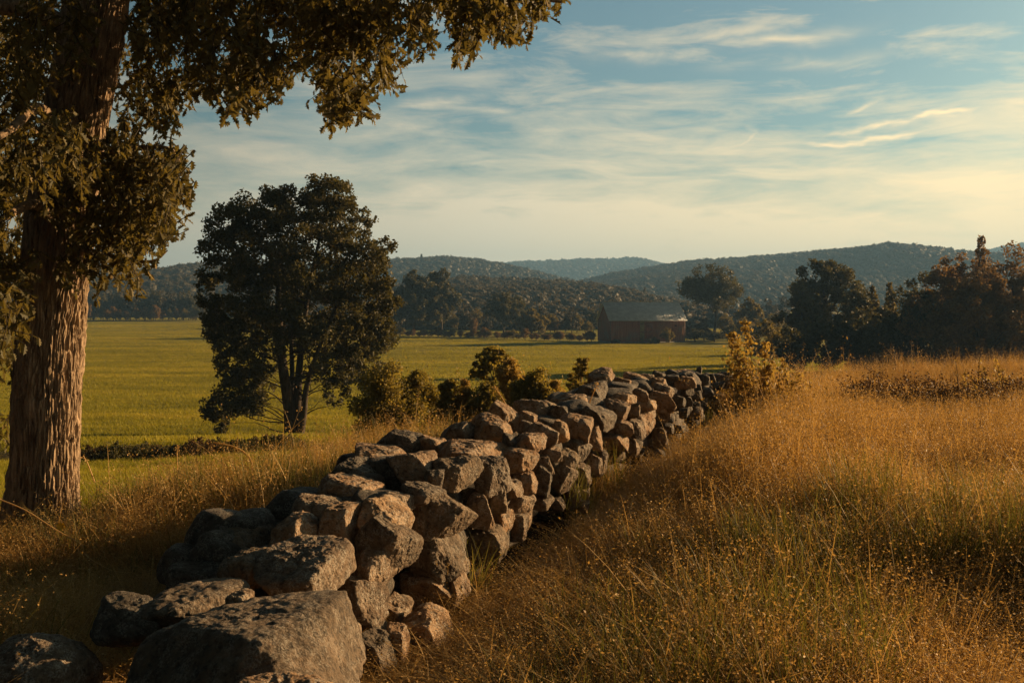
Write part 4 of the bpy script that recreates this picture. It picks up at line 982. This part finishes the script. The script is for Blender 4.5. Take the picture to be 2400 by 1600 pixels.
def scatter_meadow():
    r = np.random.default_rng(51)
    src = [tuft(800+i, k) for i, k in enumerate(['weed', 'weed', 'weed', 'weed', 'grass', 'grass', 'grass', 'matted', 'matted', 'green', 'green', 'tall', 'tall'])]
    pts, scl, rot, idx = [], [], [], []
    def put_(n, y0, y1, dens_pow=1.):
        y = y0+(y1-y0)*r.uniform(0, 1, n)**dens_pow
        t = r.uniform(-.68, .72, n); x = t*y
        c = crest(x, y)
        keep = (y < c+1.6+r.normal(0, .6, n)) & ~in_wall(x, y)
        keep &= ~((np.abs(x+3.45) < .3) & (np.abs(y-7.4) < .3))
        keep &= ~((x > XR(y)) & (x < XR(y)+.14) & (y < 11))
        keep &= ~((np.hypot((x+.98)/.55, (y-3.5)/.5) < 1) | (np.hypot(x+1.75, y-3.7) < .25))
        x, y = x[keep], y[keep]; m = len(x)
        z = ground(x, y)
        p1 = vnoise(np.stack([x*.55, y*.55, 0*x], -1), 61); p2 = vnoise(np.stack([x*1.3, y*1.3, 0*x+4], -1), 62)
        k = r.uniform(0, 1, m); right = x > XR(y)
        ii = np.where(k < .5+.25*p1, r.integers(0, 4, m), np.where(k < .78+.1*p2, r.integers(4, 7, m), r.integers(7, 9, m)))
        green = (r.uniform(0, 1, m) < np.where(right, np.clip((7.5-y)/4., 0, .34)*(p2 > .12), .06+.2*((~right) & (p1 > .2))))
        ii = np.where(green & ~(right & (x < XR(y)+.9)), r.integers(9, 11, m), ii)
        ii = np.where(r.uniform(0, 1, m) < .05, r.integers(11, 13, m), ii)
        h = np.where(right, 1.05, .86)*(1+.34*p1+.24*p2)*np.clip(.6+(y-3.)*.09, .6, 1.05)
        # low grass close to the near end of the wall, where stones lie open
        near = np.exp(-((x+1.)/1.3)**2)*(y < 6) * (~right); h = h*(1-.45*near)
        fw = np.interp(y, [4, 7, 10], [1.7, 1.4, 1.1]); fb = np.interp(y, [5, 8, 11], [.12, .16, .3])
        foot = np.where(right & (y < 14), np.clip((x-XR(y)-.1)/fw, 0, 1), 1.); h = h*(fb+(1-fb)*foot**1.2)
        ii = np.where(right & (foot < .45) & (ii > 10), r.integers(4, 9, m), ii)
        h = np.where((ii == 9) | (ii == 10), h*1.45, h)
        h = h*(1-.6*np.exp(-(((x+3.35)/.7)**2+((y-6.8)/.8)**2)))
        s = r.uniform(.75, 1.25, m)*h
        pts.append(np.stack([x, y, z], -1)); w = r.uniform(.85, 1.2, m); scl.append(np.stack([w, w, s], -1))
        rot.append(np.stack([r.normal(0, .12, m), r.normal(0, .12, m), r.uniform(0, 6.28, m)], -1)); idx.append(ii)
    put_(7200, 2.6, 8); put_(13500, 8, 16); put_(17000, 16, 29)
    o = instancer('meadow_grass', np.concatenate(pts), np.concatenate(scl), np.concatenate(rot), np.concatenate(idx), src)
    tag(o, 'tall dry golden grass and weeds on both sides of the wall', 'grass', kind='stuff')
    # short pasture grass beyond the crest
    src = [tuft(850+i, k) for i, k in enumerate(['short', 'short', 'short', 'pasture', 'pasture', 'pasture'])]
    P_, S_, R_, I_ = [], [], [], []
    for n, y0, y1, ids in ((26000, 8.5, 30, (0, 3)), (9000, 26, 60, (3, 6)), (17000, 55, 150, (3, 6)), (15000, 140, 320, (3, 6))):
        y = r.uniform(y0, y1, n)**1.; x = r.uniform(-.62, .5, n)*y
        far = np.interp((x/y*F+1200), [175, 470, 900, 1000, 1400, 1700], [328, 300, 232, 222, 190, 170])
        keep = (y > crest(x, y)+.6) & (y < far-1)
        if y1 > 30: keep &= (x/y < .42)
        keep &= ~((np.abs(y-24.6-.10*(x+8)) < 2.1) & (x < 0))
        x, y = x[keep], y[keep]; m = len(x); z = ground(x, y)
        s = r.uniform(.7, 1.3, m)*(1 if y1 <= 60 else (1.25 if y1 <= 150 else 1.7))
        P_.append(np.stack([x, y, z-.01], -1)); S_.append(np.stack([s*1.1, s*1.1, s*np.where(y > 140, .8, 1.)], -1)); R_.append(np.stack([0*x, 0*x, r.uniform(0, 6.28, m)], -1)); I_.append(r.integers(*ids, m))
    o = instancer('pasture_grass', np.concatenate(P_), np.concatenate(S_), np.concatenate(R_), np.concatenate(I_), src)
    tag(o, 'short green grass covering the pasture beyond the meadow', 'grass', kind='stuff')
scatter_meadow()

# single stalks that stand out
def stalk(pts, r0, label, Y, cat='stalk', name='grass_stalk', group='single stalks standing out', seeds=0, mat='dry_grass', seed=1):
    r = np.random.default_rng(seed)
    q = spline([P(s, t, y) for (s, t), y in zip(pts, Y if isinstance(Y, list) else [Y]*len(pts))], 20); b0 = q[0].copy()
    mb = MB(); mb.tube(q-b0, np.linspace(r0, r0*.45, 20), 5, .95)
    if seeds: leaves(mb, np.repeat(q[-9:]-b0, seeds, 0)+r.normal(0, .012, (9*seeds, 3)), .02, r)
    return tag(obj(name, mb.mesh(name, M[mat], True), None, b0), label, cat, group)
stalk([(594, 1098), (586, 1075), (565, 1055), (535, 1043), (500, 1037)], .014, 'pale arching dry blade curving over the grass left of the wall', 9.2, seed=2)
stalk([(1377, 975), (1383, 940), (1395, 912), (1402, 898)], .006, 'thin dry stalk rising from the wall top beside the highest stones', 8.6, seeds=2, seed=3)
stalk([(1190, 955), (1178, 935), (1165, 915), (1158, 905)], .007, 'short dry stalk leaning left above the wall below the umbrella-shaped sapling', 9.5, seeds=3, seed=4)
stalk([(0, 1170), (60, 1195), (130, 1240), (190, 1275), (200, 1300), (260, 1335), (310, 1340)], .004, 'long thin tendril trailing down across the dark grass at lower left', 5.6, seed=6)
stalk([(418, 1120), (415, 1070), (418, 1045)], .006, 'upright dry seed stalk left of the pale arching blade', 8.8, seeds=4, seed=7)
stalk([(222, 1130), (205, 1085), (195, 1068)], .006, 'leaning dry stalk just right of the oak trunk', 8., seeds=2, seed=8)
for i, (sx, tt) in enumerate([(2105, 850), (2118, 846), (2128, 852), (2142, 860), (2078, 862), (2196, 858)]):
    stalk([(sx+3, 905), (sx+1, 880), (sx, tt)], .008, 'straight pale reed stalk on the meadow bank before the dark wood', 18.5, group='reed stalks on the meadow bank', seeds=2, seed=20+i)
def flower():
    b0 = P(146, 1262, 6.1)
    T = empty('yellow_flower', b0, 'small yellow flower at the foot of the oak trunk', 'flower')
    st = MB(); q = spline([(0, 0, 0), (.01, 0, .04), (-.005, 0, .075)], 8); st.tube(q, np.full(8, .003), 5); obj('stem', st.mesh('stem', M['green_blade'], True), T)
    h = MB()
    for k in range(12):
        a = k*math.pi/6; e = np.array([math.cos(a), -.25, math.sin(a)]); w = np.array([-math.sin(a), 0, math.cos(a)])*.008
        c = np.array([-.005, -.004*(k % 2), .075]); h.add([c, c+e*.02+w, c+e*.032, c+e*.02-w], [[0, 1, 2, 3]])
    V, Fc = ico(3); h.add(V*.009+np.array([-.005, -.006, .075]), Fc)
    obj('petals', h.mesh('petals', simple_mat('yellow_petal', (.75, .5, .04), .6)), T)
flower()

# ------------------------------------------------------------------ light, sky, air
sun = bpy.data.lights.new('sun', 'SUN'); sun.energy = 5.; sun.angle = math.radians(.5); sun.color = (1., .64, .32)
so = bpy.data.objects.new('sun', sun); COL.objects.link(so)
so.rotation_euler = Vector(-SUN).to_track_quat('-Z', 'Y').to_euler(); so.location = (60, 20, 40)

def world():
    w = bpy.data.worlds.new('World'); SC.world = w; w.use_nodes = True
    nt = w.node_tree; nt.nodes.clear()
    out = nt.nodes.new('ShaderNodeOutputWorld'); bg = nt.nodes.new('ShaderNodeBackground')
    sky = nt.nodes.new('ShaderNodeTexSky'); sky.sky_type = 'NISHITA'; sky.sun_disc = False
    sky.sun_elevation = SUN_EL; sky.sun_rotation = SUN_AZ
    sky.air_density = 1.0; sky.dust_density = 2.0; sky.ozone_density = 1.5; sky.altitude = 100
    tc = nt.nodes.new('ShaderNodeTexCoord'); d = tc.outputs['Generated']
    sx = nt.nodes.new('ShaderNodeSeparateXYZ'); nt.links.new(d, sx.inputs[0])
    az = math_(nt, 'ARCTAN2', sx.outputs[0], sx.outputs[1]); el = math_(nt, 'ARCSINE', sx.outputs[2])
    c = mixc(nt, 1., sky.outputs[0], SKY_TINT, 'MULTIPLY')
    # sky dimmed overhead and behind the camera, added to cut fill in shade
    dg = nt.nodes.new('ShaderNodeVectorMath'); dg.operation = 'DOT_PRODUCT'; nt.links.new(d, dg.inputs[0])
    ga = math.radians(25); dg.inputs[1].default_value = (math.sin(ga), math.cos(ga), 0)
    sky_dim = ramp(nt, math_(nt, 'ADD', math_(nt, 'MULTIPLY', dg.outputs['Value'], .5), .5), [(.3, (.1, .1, .1)), (.55, (.14, .14, .14)), (.78, (.45, .45, .45)), (.9, (1, 1, 1))])
    c = mixc(nt, 1., c, sky_dim, 'MULTIPLY')
    # cirrus in (azimuth, elevation)
    cv = nt.nodes.new('ShaderNodeCombineXYZ'); nt.links.new(az, cv.inputs[0]); nt.links.new(el, cv.inputs[1])
    def mapped(scale, rotz, loc=(0, 0, 0)):
        mp = N(nt, 'ShaderNodeMapping'); mp.inputs['Scale'].default_value = scale; mp.inputs['Rotation'].default_value = (0, 0, rotz); mp.inputs['Location'].default_value = loc
        nt.links.new(cv.outputs[0], mp.inputs[0]); return mp.outputs[0]
    n1 = noise(nt, mapped((2.2, 12, 1), .10), 1.5, 9, .62, .5)
    n2 = noise(nt, mapped((6, 34, 1), -.16, (3, 1, 0)), 1.3, 9, .66, .8)
    m = math_(nt, 'ADD', math_(nt, 'MULTIPLY', n1, .62), math_(nt, 'MULTIPLY', n2, .38))
    band = ramp(nt, math_(nt, 'DIVIDE', el, .5), [(0, (1, 1, 1)), (.14, (.85, .85, .85)), (.25, (.42, .42, .42)), (.34, (.22, .22, .22)), (.48, (.06, .06, .06)), (.66, (0, 0, 0)), (1, (0, 0, 0))])
    mask = ramp(nt, math_(nt, 'ADD', m, math_(nt, 'MULTIPLY', band, .42)), [(.52, (0, 0, 0)), (.8, (1, 1, 1))])
    # a few distinct wisps, each a soft streak between two directions
    wob = math_(nt, 'MULTIPLY', math_(nt, 'SUBTRACT', noise(nt, mapped((9, 9, 1), 0, (7, 2, 0)), 1., 4, .6), .5), .035)
    elw = math_(nt, 'ADD', el, wob)
    total = None
    def ae(u, v):
        p = P(S(u), S(v), 1.)-np.array([0, 0, EYE]); p = p/np.linalg.norm(p); return math.atan2(p[0], p[1]), math.asin(p[2])
    for (u0, v0, u1, v1, wd, st) in [(1840, 338, 2120, 300, 8, .9), (1900, 306, 2270, 238, 8, .95), (1880, 345, 2010, 318, 10, .5), (2100, 300, 2480, 250, 10, .5), (1640, 356, 1700, 330, 11, .55), (1690, 337, 1742, 300, 9, .6), (1745, 307, 1712, 286, 8, .5), (1520, 352, 1640, 356, 12, .5), (1940, 265, 2020, 232, 8, .5), (1570, 335, 1605, 300, 14, .5),
                                     (880, 262, 1110, 228, 14, .6), (960, 240, 1180, 262, 14, .5), (560, 270, 900, 330, 30, .45), (830, 345, 1250, 395, 16, .6), (1150, 385, 1700, 430, 16, .55), (1280, 300, 1500, 335, 18, .4), (1500, 335, 2000, 420, 26, .5),
                                     (1400, 132, 1930, 80, 12, .55), (1500, 108, 1800, 62, 12, .4), (1650, 150, 2050, 128, 12, .3), (560, 430, 1100, 470, 16, .4), (1250, 470, 2100, 490, 22, .4)]:
        a0, e0 = ae(u0, v0); a1, e1 = ae(u1, v1); L = math.hypot(a1-a0, e1-e0); dx, dy = (a1-a0)/L, (e1-e0)/L
        pa = math_(nt, 'SUBTRACT', az, a0); pe = math_(nt, 'SUBTRACT', elw, e0)
        al = math_(nt, 'DIVIDE', math_(nt, 'ADD', math_(nt, 'MULTIPLY', pa, dx), math_(nt, 'MULTIPLY', pe, dy)), L)
        ac = math_(nt, 'SUBTRACT', math_(nt, 'MULTIPLY', pe, dx), math_(nt, 'MULTIPLY', pa, dy))
        q = math_(nt, 'POWER', math_(nt, 'ABSOLUTE', math_(nt, 'DIVIDE', ac, wd/2285.)), 1.6)
        g = math_(nt, 'POWER', 2.718, math_(nt, 'MULTIPLY', q, -1.))
        e = math_(nt, 'POWER', math_(nt, 'ABSOLUTE', math_(nt, 'MULTIPLY', math_(nt, 'SUBTRACT', al, .5), 1.9)), 4.)
        e = math_(nt, 'POWER', 2.718, math_(nt, 'MULTIPLY', e, -1.))
        g = math_(nt, 'MULTIPLY', math_(nt, 'MULTIPLY', g, e), min(1., st*1.1))
        total = g if total is None else math_(nt, 'MAXIMUM', total, g)
    br = ramp(nt, n2, [(.36, (.08, .08, .08)), (.6, (1, 1, 1))])
    total = math_(nt, 'MULTIPLY', total, br)
    mask = math_(nt, 'MAXIMUM', math_(nt, 'MULTIPLY', mask, .9), total, True)
    # the cloud is brightest on the sun's side of the sky
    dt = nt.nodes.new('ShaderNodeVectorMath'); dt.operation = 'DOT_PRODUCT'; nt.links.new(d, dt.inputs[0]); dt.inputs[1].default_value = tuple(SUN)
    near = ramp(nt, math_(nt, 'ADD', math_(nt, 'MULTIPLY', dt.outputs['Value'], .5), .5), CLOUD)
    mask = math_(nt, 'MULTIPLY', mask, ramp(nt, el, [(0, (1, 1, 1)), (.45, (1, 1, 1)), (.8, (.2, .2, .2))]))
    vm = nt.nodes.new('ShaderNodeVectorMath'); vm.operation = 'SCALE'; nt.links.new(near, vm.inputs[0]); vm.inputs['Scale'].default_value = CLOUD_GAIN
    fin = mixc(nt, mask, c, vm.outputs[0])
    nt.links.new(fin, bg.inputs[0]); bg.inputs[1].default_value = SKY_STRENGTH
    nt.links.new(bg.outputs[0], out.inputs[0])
SKY_STRENGTH = .05
SKY_TINT = (.66, .86, .8)
CLOUD_GAIN = 1/SKY_STRENGTH
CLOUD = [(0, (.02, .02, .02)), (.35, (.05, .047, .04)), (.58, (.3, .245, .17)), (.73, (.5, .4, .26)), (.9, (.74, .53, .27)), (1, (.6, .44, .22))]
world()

def haze():
    V = np.array([[x, y, z] for x in (-3200, 3200) for y in (-300, 3600) for z in (-9, 190)], float)
    Fc = [[0, 1, 3, 2], [4, 6, 7, 5], [0, 4, 5, 1], [2, 3, 7, 6], [0, 2, 6, 4], [1, 5, 7, 3]]
    m, nt, out = new_mat('haze')
    v = nt.nodes.new('ShaderNodeVolumePrincipled'); v.inputs['Color'].default_value = (.3, .6, 1, 1); v.inputs['Density'].default_value = HAZE; v.inputs['Anisotropy'].default_value = .2
    nt.links.new(v.outputs[0], out.inputs['Volume'])
    tag(obj('haze', make_mesh('haze', V, np.array(Fc), m)), 'thin evening haze over the valley', 'haze', kind='stuff')
HAZE = .0003
import os
if not os.environ.get('NOHAZE'): haze()

# ------------------------------------------------------------------ camera
cam = bpy.data.cameras.new('camera'); cam.sensor_width = 36; cam.lens = 36*F/2400.
cam.clip_start = .05; cam.clip_end = 20000; cam.shift_y = -(800-HY)/2400.
co = bpy.data.objects.new('camera', cam); COL.objects.link(co); co.location = (0, 0, EYE); co.rotation_euler = (math.pi/2, 0, 0)
SC.camera = co
SC.view_settings.view_transform = 'Standard'; SC.view_settings.look = 'None'; SC.view_settings.exposure = 1.1; SC.view_settings.gamma = 1
SC.cycles.max_bounces = 6; SC.cycles.diffuse_bounces = 3; SC.cycles.transmission_bounces = 4; SC.cycles.volume_bounces = 0
SC.cycles.use_denoising = True
